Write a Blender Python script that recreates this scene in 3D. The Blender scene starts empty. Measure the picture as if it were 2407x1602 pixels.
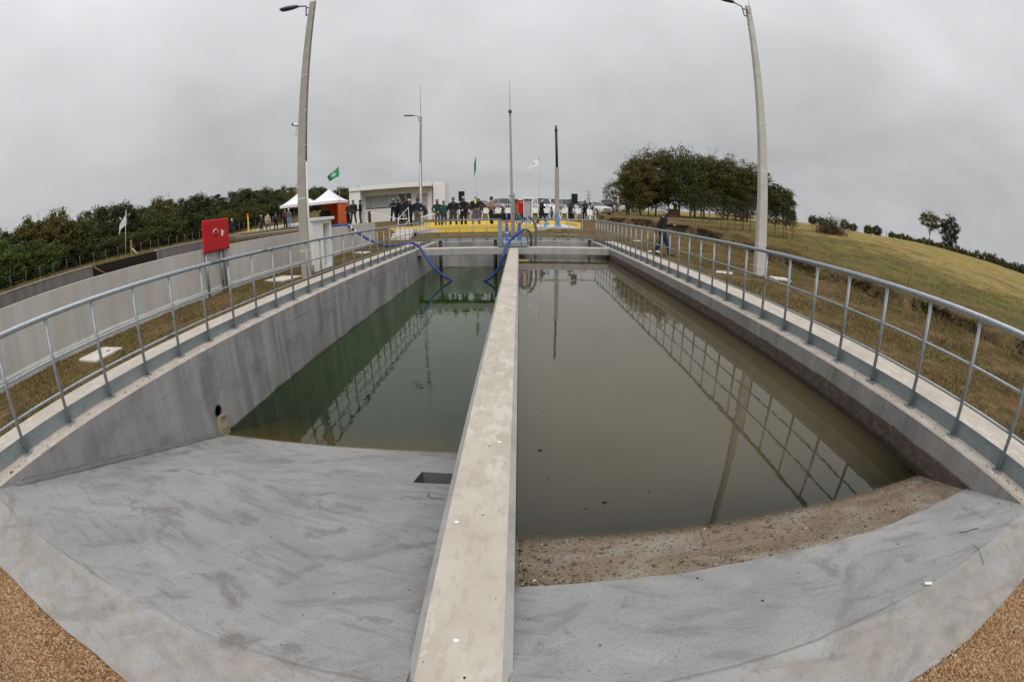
import bpy, bmesh, math, random
import numpy as np
from mathutils import Vector, Matrix
R = math.radians
SC = bpy.context.scene
COL = SC.collection
rnd = random.Random(7)

# ---------------------------------------------------------------- camera (fisheye lens, as the photograph's)
cd = bpy.data.cameras.new('camera'); cam = bpy.data.objects.new('camera', cd); COL.objects.link(cam)
SC.render.engine = 'CYCLES'
cd.type = 'PANO'; cd.sensor_width = 36.0; cd.sensor_fit = 'HORIZONTAL'
pc = cd if hasattr(cd, 'panorama_type') else cd.cycles
pc.panorama_type = 'FISHEYE_EQUISOLID'; pc.fisheye_lens = 15.743; pc.fisheye_fov = R(180)
cd.clip_start = 0.05; cd.clip_end = 3000
def cam_matrix(pitch, yaw, roll, loc):
    cy, sy, cp, sp = math.cos(yaw), math.sin(yaw), math.cos(pitch), math.sin(pitch)
    fwd = Vector((sy*cp, cy*cp, -sp)); right = Vector((cy, -sy, 0)); up = right.cross(fwd)
    r2 = right*math.cos(roll) + up*math.sin(roll); u2 = -right*math.sin(roll) + up*math.cos(roll)
    m = Matrix((r2, u2, -fwd)).transposed().to_4x4(); m.translation = loc
    return m
cam.matrix_world = cam_matrix(R(16.6208), R(-0.97595), R(-0.30626), Vector((0, 0, 1.45)))
SC.camera = cam

# ---------------------------------------------------------------- world: overcast sky
W = bpy.data.worlds.new('World'); SC.world = W; W.use_nodes = True
wn = W.node_tree; wn.nodes.clear()
def wnode(t, **k):
    n = wn.nodes.new(t)
    for a, b in k.items(): setattr(n, a, b)
    return n
SUN_EL, SUN_AZ = R(52), R(158)
wo = wnode('ShaderNodeOutputWorld'); bg = wnode('ShaderNodeBackground'); bg.inputs['Strength'].default_value = 0.1
sky = wnode('ShaderNodeTexSky'); sky.sky_type = 'NISHITA'; sky.sun_disc = False; sky.sun_elevation = SUN_EL; sky.sun_rotation = SUN_AZ
hs = wnode('ShaderNodeHueSaturation'); hs.inputs['Saturation'].default_value = 0.1; hs.inputs['Value'].default_value = 1.0
tc = wnode('ShaderNodeTexCoord'); sep = wnode('ShaderNodeSeparateXYZ')
def wmath(op, a, b=None):
    n = wnode('ShaderNodeMath', operation=op)
    for i, v in enumerate((a, b)):
        if v is None: continue
        if isinstance(v, (int, float)): n.inputs[i].default_value = v
        else: wn.links.new(v, n.inputs[i])
    return n.outputs[0]
wn.links.new(tc.outputs['Generated'], sep.inputs[0])
zc = wmath('MAXIMUM', sep.outputs[2], 0.0)
den = wmath('ADD', zc, 0.42)
comb = wnode('ShaderNodeCombineXYZ')
wn.links.new(wmath('DIVIDE', sep.outputs[0], den), comb.inputs[0]); wn.links.new(wmath('DIVIDE', sep.outputs[1], den), comb.inputs[1])
def wnoise(scale, detail, dist=0.0, vec=None):
    n = wnode('ShaderNodeTexNoise'); n.inputs['Scale'].default_value = scale; n.inputs['Detail'].default_value = detail
    n.inputs['Distortion'].default_value = dist
    wn.links.new(vec or comb.outputs[0], n.inputs['Vector']); return n.outputs['Fac']
n1 = wnoise(1.15, 4, 0.5); n2 = wnoise(3.6, 4, 0.4)
cl = wmath('ADD', wmath('MULTIPLY', n1, 0.8), wmath('MULTIPLY', n2, 0.2))
cl = wmath('SUBTRACT', cl, 0.5)
# brightness grows from the horizon to the zenith, as under a real overcast, broken by cloud patches
grad = wnode('ShaderNodeMapRange'); grad.inputs[1].default_value = 0.0; grad.inputs[2].default_value = 0.8
grad.inputs[3].default_value = 4.5; grad.inputs[4].default_value = 8.8; grad.interpolation_type = 'SMOOTHSTEP'
wn.links.new(zc, grad.inputs[0])
br = wmath('MULTIPLY', grad.outputs[0], wmath('ADD', 1.0, wmath('MULTIPLY', cl, 1.0)))
tint = wnode('ShaderNodeCombineColor')
wn.links.new(wmath('MULTIPLY', br, 0.985), tint.inputs[0]); wn.links.new(wmath('MULTIPLY', br, 0.995), tint.inputs[1]); wn.links.new(wmath('MULTIPLY', br, 1.02), tint.inputs[2])
mx = wnode('ShaderNodeMix', data_type='RGBA'); mx.inputs[0].default_value = 0.9
wn.links.new(sky.outputs[0], hs.inputs['Color']); wn.links.new(hs.outputs[0], mx.inputs[6]); wn.links.new(tint.outputs[0], mx.inputs[7])
wn.links.new(mx.outputs[2], bg.inputs['Color']); wn.links.new(bg.outputs[0], wo.inputs['Surface'])

# ---------------------------------------------------------------- sun behind the cloud
sd = bpy.data.lights.new('sun', 'SUN'); sd.energy = 1.5; sd.angle = R(50); sd.color = (1.0, 0.965, 0.92)
so = bpy.data.objects.new('sun', sd); COL.objects.link(so)
sdir = Vector((math.sin(SUN_AZ)*math.cos(SUN_EL), math.cos(SUN_AZ)*math.cos(SUN_EL), math.sin(SUN_EL)))
so.rotation_euler = sdir.to_track_quat('Z', 'Y').to_euler(); so.location = (0, 0, 40)
SC.view_settings.view_transform = 'Standard'; SC.view_settings.look = 'None'
SC.view_settings.exposure = 0.08; SC.view_settings.gamma = 1.0
SC.cycles.max_bounces = 6; SC.cycles.diffuse_bounces = 3; SC.cycles.glossy_bounces = 3; SC.cycles.transparent_max_bounces = 8
SC.cycles.caustics_reflective = False; SC.cycles.caustics_refractive = False

# ---------------------------------------------------------------- materials
class Mat:
    def __init__(s, name, rough=0.7, metal=0.0, spec=0.5):
        s.m = bpy.data.materials.new(name); s.m.use_nodes = True; s.t = s.m.node_tree; s.t.nodes.clear()
        s.out = s.n('ShaderNodeOutputMaterial'); s.b = s.n('ShaderNodeBsdfPrincipled')
        s.b.inputs['Roughness'].default_value = rough; s.b.inputs['Metallic'].default_value = metal
        s.b.inputs['Specular IOR Level'].default_value = spec
        s.l(s.b.outputs[0], s.out.inputs[0]); s._tc = s.n('ShaderNodeTexCoord'); s._geo = None
    def n(s, t, **k):
        n = s.t.nodes.new(t)
        for a, b in k.items(): setattr(n, a, b)
        return n
    def l(s, a, b): s.t.links.new(a, b)
    def geo(s):
        if not s._geo: s._geo = s.n('ShaderNodeNewGeometry')
        return s._geo
    def xyz(s, world=True):
        e = s.n('ShaderNodeSeparateXYZ'); s.l(s.geo().outputs['Position'] if world else s._tc.outputs['Object'], e.inputs[0]); return e.outputs
    def noise(s, scale, detail=4, stretch=(1, 1, 1), dist=0.0, rough=0.55, off=(0, 0, 0), world=False):
        mp = s.n('ShaderNodeMapping'); mp.inputs['Scale'].default_value = stretch; mp.inputs['Location'].default_value = off
        s.l(s.geo().outputs['Position'] if world else s._tc.outputs['Object'], mp.inputs[0])
        n = s.n('ShaderNodeTexNoise'); n.inputs['Scale'].default_value = scale; n.inputs['Detail'].default_value = detail
        n.inputs['Distortion'].default_value = dist; n.inputs['Roughness'].default_value = rough
        s.l(mp.outputs[0], n.inputs['Vector']); return n.outputs['Fac']
    def voro(s, scale, stretch=(1, 1, 1), out='Distance', world=False):
        mp = s.n('ShaderNodeMapping'); mp.inputs['Scale'].default_value = stretch
        s.l(s.geo().outputs['Position'] if world else s._tc.outputs['Object'], mp.inputs[0])
        n = s.n('ShaderNodeTexVoronoi'); n.inputs['Scale'].default_value = scale; s.l(mp.outputs[0], n.inputs['Vector']); return n.outputs[out]
    def ramp(s, fac, stops):
        r = s.n('ShaderNodeValToRGB'); e = r.color_ramp.elements
        while len(e) < len(stops): e.new(0.5)
        for i, (p, c) in enumerate(stops):
            e[i].position = p
            e[i].color = (c, c, c, 1) if isinstance(c, (int, float)) else (*c, 1)
        s.l(fac, r.inputs[0]); return r.outputs[0]
    def rng(s, v, a, b, c=0.0, d=1.0):
        n = s.n('ShaderNodeMapRange'); n.interpolation_type = 'SMOOTHSTEP'
        for i, q in enumerate((a, b, c, d)): n.inputs[i+1].default_value = q
        s.l(v, n.inputs[0]); return n.outputs[0]
    def math(s, op, a, b=None):
        n = s.n('ShaderNodeMath', operation=op)
        for i, v in enumerate((a, b)):
            if v is None: continue
            if isinstance(v, (int, float)): n.inputs[i].default_value = v
            else: s.l(v, n.inputs[i])
        return n.outputs[0]
    def mix(s, f, a, b, mode='MIX'):
        n = s.n('ShaderNodeMix', data_type='RGBA', blend_type=mode)
        for i, v in ((0, f), (6, a), (7, b)):
            if isinstance(v, (int, float)): n.inputs[i].default_value = v
            elif isinstance(v, tuple): n.inputs[i].default_value = (*v, 1)
            else: s.l(v, n.inputs[i])
        return n.outputs[2]
    def col(s, c):
        if isinstance(c, tuple): s.b.inputs['Base Color'].default_value = (*c, 1)
        else: s.l(c, s.b.inputs['Base Color'])
        return s
    def bump(s, h, strength=0.3, dist=0.02):
        b = s.n('ShaderNodeBump'); b.inputs['Strength'].default_value = strength; b.inputs['Distance'].default_value = dist
        s.l(h, b.inputs['Height']); s.l(b.outputs[0], s.b.inputs['Normal']); return b.outputs[0]
def simple(name, c, rough=0.6, metal=0.0, var=0.12, scale=6.0, bump=0.0, spec=0.4):
    m = Mat(name, rough, metal, spec); f = m.noise(scale, 4)
    a = tuple(v*(1-var) for v in c); b = tuple(min(1, v*(1+var)) for v in c)
    m.col(m.ramp(f, [(0.3, a), (0.7, b)]))
    if bump: m.bump(m.noise(scale*6, 3), bump, 0.01)
    return m.m
M = {}
# pale trowelled concrete of wall tops
m = Mat('pale_concrete', 0.85, spec=0.25)
a = m.noise(2.2, 6, dist=0.6); b = m.noise(9, 6, dist=0.5, stretch=(1, .5, 1)); f = m.noise(60, 3)
c = m.ramp(a, [(0.30, (0.44, 0.39, 0.33)), (0.52, (0.505, 0.455, 0.392)), (0.75, (0.55, 0.505, 0.445))])
pt = m.math('MULTIPLY', m.rng(b, .49, .56), m.rng(m.noise(1.4, 3, off=(4, 1, 0)), .42, .60, .1, .8)); c = m.mix(pt, c, (0.60, 0.56, 0.50)); c = m.mix(m.rng(m.noise(24, 5, stretch=(1, .35, 1)), .50, .66, 0, .55), c, (0.42, 0.355, 0.28)); c = m.mix(m.rng(m.noise(3.2, 6, dist=.4, rough=.7, off=(2, 0, 0)), .54, .66, 0, .5), c, (0.415, 0.36, 0.295)); c = m.mix(m.rng(f, .58, .72, 0, .55), c, (0.36, 0.305, 0.245))
c = m.mix(m.rng(m.voro(17), .0, .028, 1, 0), c, (0.14, 0.12, 0.10)); m.col(c); m.bump(f, .25, .006); M['pale'] = m.m
# chamfers and board-formed faces
def wallmat(name, c0, c1, c2, streak=0.5):
    m = Mat(name, 0.85, spec=0.2)
    st = m.noise(3.2, 6, stretch=(1, 1, .10), world=True, dist=.25); st2 = m.noise(13, 5, stretch=(1, 1, .05), world=True); fine = m.noise(45, 4, stretch=(1, 1, .35), world=True)
    big = m.noise(.7, 4, world=True)
    c = m.ramp(st, [(.3, c0), (.5, c1), (.72, c2)])
    c = m.mix(m.rng(st2, .52, .70, 0, streak), c, tuple(v*1.38 for v in c1)); c = m.mix(m.rng(st2, .30, .44, streak*.9, 0), c, tuple(v*.62 for v in c0))
    c = m.mix(m.rng(big, .40, .62, 0, .5), c, tuple(v*.85 for v in c1)); c = m.mix(m.rng(fine, .56, .74, 0, .35), c, tuple(v*.6 for v in c0))
    return m, c, fine
m, c, f = wallmat('board_formed_concrete', (.235, .226, .222), (.335, .325, .32), (.42, .41, .405))
x, y, z = m.xyz()
wob = m.math('ADD', z, m.math('MULTIPLY', m.noise(1.5, 3, world=True), .03))
jl = m.math('ABSOLUTE', m.math('ADD', wob, .265)); c = m.mix(m.math('MULTIPLY', m.rng(jl, .001, .012, .8, 0), m.rng(m.noise(.9, 3, world=True), .40, .60)), c, (.11, .105, .10))
wet = m.math('ADD', z, m.math('MULTIPLY', m.noise(2.0, 4, world=True), .22)); c = m.mix(m.rng(wet, -1.16, -1.09, .75, 0), c, (.06, .058, .05)); dm = m.noise(1.1, 6, world=True, rough=.68, off=(4, 4, 0)); c = m.mix(m.rng(dm, .50, .64, 0, .55), c, (.17, .162, .158))
m.col(c); m.bump(f, .35, .01); M['wall_in'] = m.m
m, c, f = wallmat('stained_concrete', (.22, .21, .20), (.31, .30, .29), (.39, .375, .36))
x, y, z = m.xyz()
wob = m.math('ADD', z, m.math('MULTIPLY', m.noise(2.5, 5, world=True), .05))
n_ = m.noise(16, 6, world=True); moss = m.ramp(n_, [(.3, (.075, .058, .047)), (.52, (.125, .10, .082)), (.75, (.175, .148, .122))])
c = m.mix(m.rng(wob, -.205, -.175, 1, 0), c, moss); c = m.mix(m.rng(wob, -.39, -.33, .75, 0), c, (.03, .025, .018)); m.col(c); m.bump(n_, .5, .02); M['wall_stain'] = m.m
m, c, f = wallmat('grey_concrete', (.30, .29, .28), (.40, .39, .37), (.46, .45, .43), .2); m.col(c); m.bump(f, .25, .008); M['grey'] = m.m
m, c, f = wallmat('cast_concrete', (.44, .425, .395), (.53, .515, .48), (.60, .58, .545), .10); m.col(c); m.bump(f, .2, .006); M['longwall'] = m.m
m, c, f = wallmat('dark_cast_concrete', (.15, .145, .145), (.19, .185, .185), (.235, .228, .225), .25); m.col(c); M['darkwall'] = m.m
# ramp screed
m = Mat('ramp_screed', 0.82, spec=0.3)
def rnoise(m, scale, detail, ang, stretch, off=(0, 0, 0), dist=.3, rough=.62):
    mp = m.n('ShaderNodeMapping'); mp.inputs['Rotation'].default_value = (0, 0, R(ang)); m.l(m._tc.outputs['Object'], mp.inputs[0])
    m2 = m.n('ShaderNodeMapping'); m2.inputs['Scale'].default_value = stretch; m2.inputs['Location'].default_value = off; m.l(mp.outputs[0], m2.inputs[0])
    n = m.n('ShaderNodeTexNoise'); n.inputs['Scale'].default_value = scale; n.inputs['Detail'].default_value = detail; n.inputs['Distortion'].default_value = dist; n.inputs['Roughness'].default_value = rough
    m.l(m2.outputs[0], n.inputs['Vector']); return n.outputs['Fac']
a = m.noise(1.0, 7, dist=.4, rough=.62); b = rnoise(m, 5.5, 7, 24, (.30, 1, 1)); b2 = rnoise(m, 6.5, 7, -38, (.28, 1, 1), (4, 2, 0)); b3 = rnoise(m, 16, 6, 12, (.12, 1, 1), (1, 7, 0)); f = m.noise(85, 4); pat = m.noise(.8, 3, off=(9, 2, 0))
c = m.ramp(a, [(.30, (.262, .26, .257)), (.5, (.335, .332, .33)), (.72, (.39, .387, .384))])
sw = m.mix(m.rng(pat, .45, .55), b, b2); bw = m.n('ShaderNodeRGBToBW'); m.l(sw, bw.inputs[0]); sw = bw.outputs[0]
c = m.mix(m.rng(sw, .49, .66, 0, .6), c, (.205, .192, .183)); c = m.mix(m.rng(sw, .30, .44, .30, 0), c, (.47, .467, .465)); c = m.mix(m.rng(b3, .54, .68, 0, .5), c, (.20, .188, .178))
sm = m.noise(2.3, 7, off=(1, 6, 0), rough=.7, dist=.5); c = m.mix(m.rng(sm, .56, .67, 0, .6), c, (.165, .15, .138))
c = m.mix(m.rng(f, .54, .70, 0, .55), c, (.17, .163, .16)); c = m.mix(m.rng(m.noise(170, 2), .30, .40, .2, 0), c, (.58, .57, .57))
cr = m.noise(2.6, 3, dist=1.4, off=(7, 3, 0)); crl = m.math('ABSOLUTE', m.math('SUBTRACT', cr, .5))
c = m.mix(m.math('MULTIPLY', m.rng(crl, 0, .0022, .8, 0), m.rng(m.noise(1.3, 2, off=(2, 9, 0)), .52, .62)), c, (.08, .075, .07))
jn = m.noise(.9, 4, off=(5, 5, 0)); jl = m.math('ABSOLUTE', m.math('ADD', m.xyz()[1], m.math('ADD', -.735, m.math('MULTIPLY', m.math('SUBTRACT', m.noise(3.0, 5), .5), .05))))
c = m.mix(m.math('MULTIPLY', m.rng(jl, .0, .014, .55, 0), m.rng(jn, .42, .60)), c, (.15, .14, .125))
x, y, z = m.xyz(); yy = m.math('ADD', y, m.math('MULTIPLY', m.noise(4, 4), .16))
c = m.mix(m.math('MULTIPLY', m.rng(yy, .82, .72), m.rng(m.noise(4.5, 7, dist=.4, rough=.68), .40, .62, .12, .75)), c, m.ramp(m.noise(7, 6, off=(3, 8, 0)), [(.35, (.235, .215, .18)), (.65, (.375, .335, .275))]))
wy = m.math('ADD', y, m.math('MULTIPLY', m.noise(2.5, 4), .10)); c = m.mix(m.rng(wy, 4.44, 4.60, 0, .92), c, (.16, .115, .010)); m.col(c); m.bump(m.math('ADD', f, m.math('MULTIPLY', b, .7)), .45, .008); M['ramp'] = m.m
# silted part of the ramp under the old waterline
m = Mat('silted_concrete', 0.9, spec=0.2)
a = m.noise(2.6, 6, dist=.6, stretch=(.7, 1.3, 1)); f = m.noise(42, 5, dist=.5); g = m.noise(16, 5, dist=.4)
c = m.ramp(a, [(.3, (.15, .108, .075)), (.5, (.225, .175, .128)), (.68, (.30, .265, .22))])
c = m.mix(m.rng(f, .56, .66, 0, .9), c, (.075, .055, .038)); c = m.mix(m.rng(g, .58, .66, 0, .8), c, (.08, .06, .042)); c = m.mix(m.rng(m.noise(95, 3), .62, .72, 0, .75), c, (.50, .43, .34))
x, y, z = m.xyz(); c = m.mix(m.math('MULTIPLY', m.rng(y, 1.72, 1.5), m.rng(a, .4, .6, .1, .55)), c, (.33, .32, .24)); c = m.mix(m.rng(y, 2.0, 2.12, 0, .75), c, (.09, .065, .042)); c = m.mix(m.rng(y, 2.10, 2.20, 0, .9), c, (.030, .030, .024))
m.col(c); m.bump(f, .6, .012); M['silt'] = m.m
# galvanised steel
m = Mat('galvanised_steel', 0.42, 0.55, 0.5); f = m.noise(26, 5); g = m.noise(2.6, 4, dist=.6, world=True)
c = m.ramp(f, [(.3, (.25, .285, .31)), (.7, (.36, .395, .415))]); c = m.mix(m.rng(g, .63, .68, 0, .8), c, (.13, .15, .17)); m.col(c); M['galv'] = m.m
m = Mat('galvanised_sheet', 0.5, 0.35, 0.5); f = m.voro(34, out='Color'); g = m.noise(2, 4)
bw = m.n('ShaderNodeRGBToBW'); m.l(f, bw.inputs[0]); c = m.mix(.16, m.ramp(g, [(.3, (.225, .265, .285)), (.7, (.32, .36, .375))]), bw.outputs[0], 'SOFT_LIGHT'); m.col(c); M['sheet'] = m.m
# lawn and ground
m = Mat('lawn', 0.95, spec=0.1)
P = m.geo().outputs['Position']; x, y, z = m.xyz()
a = m.noise(.35, 5, world=True, dist=.5); b = m.noise(2.2, 5, world=True, dist=.5, stretch=(1, .6, 1)); f = m.noise(22, 5, world=True); h = m.noise(.12, 4, world=True, stretch=(1, .35, 1), off=(5, 2, 0))
c = m.ramp(b, [(.30, (.080, .070, .022)), (.43, (.15, .112, .042)), (.55, (.20, .132, .062)), (.70, (.165, .09, .05))])
c = m.mix(m.rng(a, .50, .66, 0, .7), c, m.ramp(b, [(.3, (.085, .095, .026)), (.6, (.16, .145, .045))]))
c = m.mix(m.rng(x, 9, 18), c, m.ramp(b, [(.3, (.075, .092, .02)), (.48, (.155, .165, .038)), (.6, (.20, .165, .055)), (.75, (.21, .13, .06))]))
gold = m.ramp(b, [(.3, (.17, .16, .04)), (.48, (.36, .265, .09)), (.7, (.46, .33, .13))])
far = m.math('ADD', x, m.math('MULTIPLY', m.noise(.2, 4, world=True), 16)); c = m.mix(m.rng(far, 26, 34, 0, .9), c, gold)
stripe = m.noise(.55, 3, world=True, stretch=(1, .12, 1)); c = m.mix(m.math('MULTIPLY', m.rng(stripe, .54, .64), m.rng(x, 9.5, 12, 0, .6)), c, m.ramp(m.noise(3, 5, world=True, off=(2, 2, 0)), [(.35, (.10, .062, .038)), (.65, (.21, .145, .08))]))
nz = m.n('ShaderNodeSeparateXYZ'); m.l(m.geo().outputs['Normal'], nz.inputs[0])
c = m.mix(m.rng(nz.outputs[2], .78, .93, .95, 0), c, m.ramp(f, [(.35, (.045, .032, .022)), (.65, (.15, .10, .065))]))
md = m.noise(4.5, 7, world=True, dist=.7, stretch=(1, .5, 1), rough=.68); k_ = m.rng(x, 8.5, 12.5, 1, .38); MU = lambda v: m.math('MULTIPLY', v, k_)
c = m.mix(MU(m.rng(md, .51, .60, 0, .75)), c, (.072, .055, .022)); c = m.mix(MU(m.rng(md, .36, .46, .6, 0)), c, (.30, .205, .105)); c = m.mix(MU(m.rng(m.noise(1.3, 6, world=True, rough=.65, off=(3, 3, 0)), .52, .62, 0, .6)), c, (.17, .085, .05)); c = m.mix(MU(m.rng(f, .50, .66, 0, .55)), c, (.06, .048, .017)); c = m.mix(MU(m.rng(f, .28, .42, .5, 0)), c, (.29, .225, .105))
m.col(c); m.bump(m.math('ADD', m.math('ADD', f, b), md), 1.0, .07); M['lawn'] = m.m
m = Mat('orange_grit', 0.95, spec=0.15); v = m.voro(75, out='Color', world=True); g = m.noise(40, 5, world=True); l = m.noise(1.6, 4, world=True)
sp = m.n('ShaderNodeSeparateColor'); m.l(v, sp.inputs[0])
c = m.ramp(sp.outputs[0], [(.1, (.20, .10, .042)), (.45, (.42, .23, .105)), (.8, (.53, .33, .17)), (.97, (.60, .48, .35))])
c = m.mix(m.rng(l, .4, .6, 0, .35), c, (.33, .20, .10)); m.col(c); m.bump(m.math('ADD', m.voro(75, world=True), g), 1.0, .02); M['grit'] = m.m
def island(name, stops, rough=.7, trans=0.0):
    m = Mat(name, rough, spec=.2); r = m.geo().outputs['Random Per Island']; c = m.ramp(r, stops); m.col(c)
    if trans:
        t = m.n('ShaderNodeBsdfTranslucent'); m.l(c, t.inputs[0]); s = m.n('ShaderNodeMixShader'); s.inputs[0].default_value = trans
        m.l(m.b.outputs[0], s.inputs[1]); m.l(t.outputs[0], s.inputs[2]); m.l(s.outputs[0], m.out.inputs[0])
    return m.m
M['blade'] = island('grass_blade', [(0, (.075, .085, .022)), (.4, (.14, .115, .04)), (.7, (.21, .14, .06)), (1, (.31, .235, .12))], .8)
M['pebble'] = island('pebble', [(0, (.20, .095, .04)), (.5, (.46, .25, .115)), (.85, (.58, .38, .21)), (1, (.68, .62, .54))], .85)
M['litter'] = island('litter', [(0, (.02, .016, .012)), (.6, (.07, .045, .028)), (.85, (.20, .14, .08)), (.93, (.65, .62, .56)), (1, (.75, .73, .7))], .85)
M['leaf_dark'] = island('leaf_dark', [(0, (.020, .032, .012)), (.5, (.042, .060, .020)), (.85, (.072, .088, .026)), (1, (.14, .125, .04))], .6, .12)
M['leaf_mid'] = island('leaf_mid', [(0, (.032, .046, .014)), (.5, (.066, .082, .022)), (.85, (.115, .12, .032)), (1, (.18, .145, .045))], .6, .12)
M['leaf_olive'] = island('leaf_olive', [(0, (.050, .056, .014)), (.5, (.105, .10, .024)), (.85, (.165, .14, .034)), (1, (.21, .155, .05))], .6, .12)
M['leaf_bright'] = island('leaf_bright', [(0, (.05, .085, .018)), (.5, (.09, .135, .03)), (1, (.17, .19, .05))], .6, .12)
M['leaf_pine'] = island('leaf_pine', [(0, (.022, .036, .012)), (.6, (.046, .06, .02)), (1, (.085, .09, .032))], .6)
M['twig'] = simple('twig', (.13, .105, .085), .9, var=.25)
M['bark'] = simple('bark', (.085, .068, .052), .95, var=.35, scale=9, bump=.4)
M['dead'] = island('dead_brush', [(0, (.05, .028, .02)), (.6, (.12, .065, .045)), (1, (.17, .12, .085))], .9)
# turbid water: seen-through depth follows the real depth over the ramp, the surface mirrors by Fresnel
def water(name, murk, k, y0, ripple, scale):
    m = Mat(name, .05); x, y, z = m.xyz()
    d = m.math('MAXIMUM', m.math('MULTIPLY', m.math('SUBTRACT', y, y0), .335), 0.0)
    tr = m.math('POWER', 2.718, m.math('MULTIPLY', d, -k))
    df = m.n('ShaderNodeBsdfDiffuse'); sp = m.noise(26, 3, world=True); cl = m.noise(.5, 4, world=True)
    c = m.mix(m.rng(cl, .35, .65, 0, .55), murk, tuple(v*.78 for v in murk)); c = m.mix(m.rng(sp, .70, .76, 0, .75), c, tuple(v*.35 for v in murk)); m.l(c, df.inputs[0])
    tp = m.n('ShaderNodeBsdfTransparent'); tp.inputs[0].default_value = (.80, .82, .52, 1)
    mx1 = m.n('ShaderNodeMixShader'); m.l(tr, mx1.inputs[0]); m.l(df.outputs[0], mx1.inputs[1]); m.l(tp.outputs[0], mx1.inputs[2])
    gl = m.n('ShaderNodeBsdfGlossy'); gl.inputs['Roughness'].default_value = .02; gl.inputs[0].default_value = (.95, .96, .93, 1)
    h = m.math('ADD', m.noise(scale, 3, world=True, stretch=(1, .7, 1), dist=.4), m.math('MULTIPLY', m.noise(scale*.3, 2, world=True), 1.2))
    bp = m.n('ShaderNodeBump'); bp.inputs['Strength'].default_value = ripple; bp.inputs['Distance'].default_value = .02; m.l(h, bp.inputs['Height']); m.l(bp.outputs[0], gl.inputs['Normal'])
    fr = m.n('ShaderNodeFresnel'); fr.inputs[0].default_value = 1.56; m.l(bp.outputs[0], fr.inputs['Normal'])
    mx2 = m.n('ShaderNodeMixShader'); m.l(fr.outputs[0], mx2.inputs[0]); m.l(mx1.outputs[0], mx2.inputs[1]); m.l(gl.outputs[0], mx2.inputs[2])
    m.l(mx2.outputs[0], m.out.inputs[0]); m.t.nodes.remove(m.b); return m.m
M['water_green'] = water('green_water', (.016, .042, .006), 1.8, 4.49, .13, 4.2)
M['water_brown'] = water('brown_water', (.093, .078, .042), 4.2, 2.10, .06, 3.4)
for nm, col, ro in [('white', (.80, .80, .78), .5), ('white_wall', (.80, .795, .77), .8), ('yellow', (.80, .55, .085), .6), ('red', (.50, .012, .014), .45), ('orange', (.78, .12, .012), .7),
        ('blue', (.03, .14, .47), .4), ('skyblue', (.08, .30, .66), .5), ('hose', (.024, .055, .25), .42), ('greyhose', (.13, .145, .16), .5), ('black', (.012, .012, .013), .5), ('blackcloth', (.011, .011, .013), .9),
        ('navy', (.012, .017, .035), .9), ('midnight', (.008, .009, .013), .9), ('darkgrey', (.045, .047, .052), .9), ('greycloth', (.11, .112, .125), .9), ('jeans', (.020, .032, .068), .9), ('lightjeans', (.19, .28, .42), .9),
        ('beige', (.46, .37, .27), .9), ('tan', (.30, .205, .12), .9), ('khaki', (.10, .085, .065), .9), ('green', (.012, .09, .062), .9), ('darkgreen', (.010, .045, .032), .9), ('olive', (.020, .021, .016), .9), ('maroon', (.09, .018, .018), .8),
        ('lime', (.55, .78, .03), .7), ('teal', (.06, .42, .40), .9), ('capgrey', (.24, .24, .235), .9), ('maskblue', (.45, .66, .74), .9), ('skin', (.50, .29, .20), .6), ('skin_dark', (.36, .20, .135), .6),
        ('hair_black', (.013, .010, .009), .7), ('hair_brown', (.075, .042, .025), .7), ('hair_red', (.22, .10, .04), .7), ('hair_white', (.55, .54, .52), .8), ('shoe', (.02, .018, .017), .6), ('flaggreen', (.012, .30, .10), .8),
        ('flagwhite', (.80, .82, .86), .8), ('tent', (.80, .80, .83), .75), ('plastic', (.82, .81, .78), .4), ('tyre', (.02, .02, .021), .9), ('rim', (.45, .46, .48), .35), ('pole', (.36, .335, .295), .85), ('palepole', (.52, .50, .46), .85), ('lamp', (.05, .055, .075), .5),
        ('board', (.017, .012, .010), .85), ('rust', (.22, .05, .025), .8), ('doorgrey', (.36, .385, .40), .6), ('blind', (.42, .43, .41), .7), ('wood', (.27, .18, .10), .85), ('postwood', (.11, .098, .085), .95), ('brickorange', (.45, .15, .05), .7), ('pinkstone', (.40, .26, .19), .9), ('plant', (.05, .075, .03), .8), ('slab', (.60, .56, .50), .9), ('path', (.52, .47, .40), .9), ('tealbox', (.02, .28, .22), .6), ('band', (.70, .70, .68), .5), ('chute', (.27, .24, .165), .9)]:
    M[nm] = simple(nm, col, ro, var=.04 if max(col) > .7 else .10, scale=5 if ro > .6 else 2.5, bump=.12 if ro >= .8 else 0)
def paint(name, c): return simple(name, c, .25, 0, .03, 1.5, spec=.6)
M['car_white'] = paint('car_white', (.80, .81, .82)); M['car_silver'] = simple('car_silver', (.42, .44, .46), .3, .4, .05, 2); M['car_dark'] = paint('car_dark', (.018, .02, .026)); M['car_red'] = paint('car_red', (.12, .012, .018)); M['car_green'] = paint('car_green', (.10, .13, .11))
M['glass'] = simple('glass', (.03, .036, .04), .08, 0, .1, 1, spec=.8); M['glass_dark'] = simple('glass_dark', (.055, .058, .062), .2, 0, .1, 1, spec=.6); M['headlamp'] = simple('headlamp', (.6, .62, .65), .15, .3, .05, 3)

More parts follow.
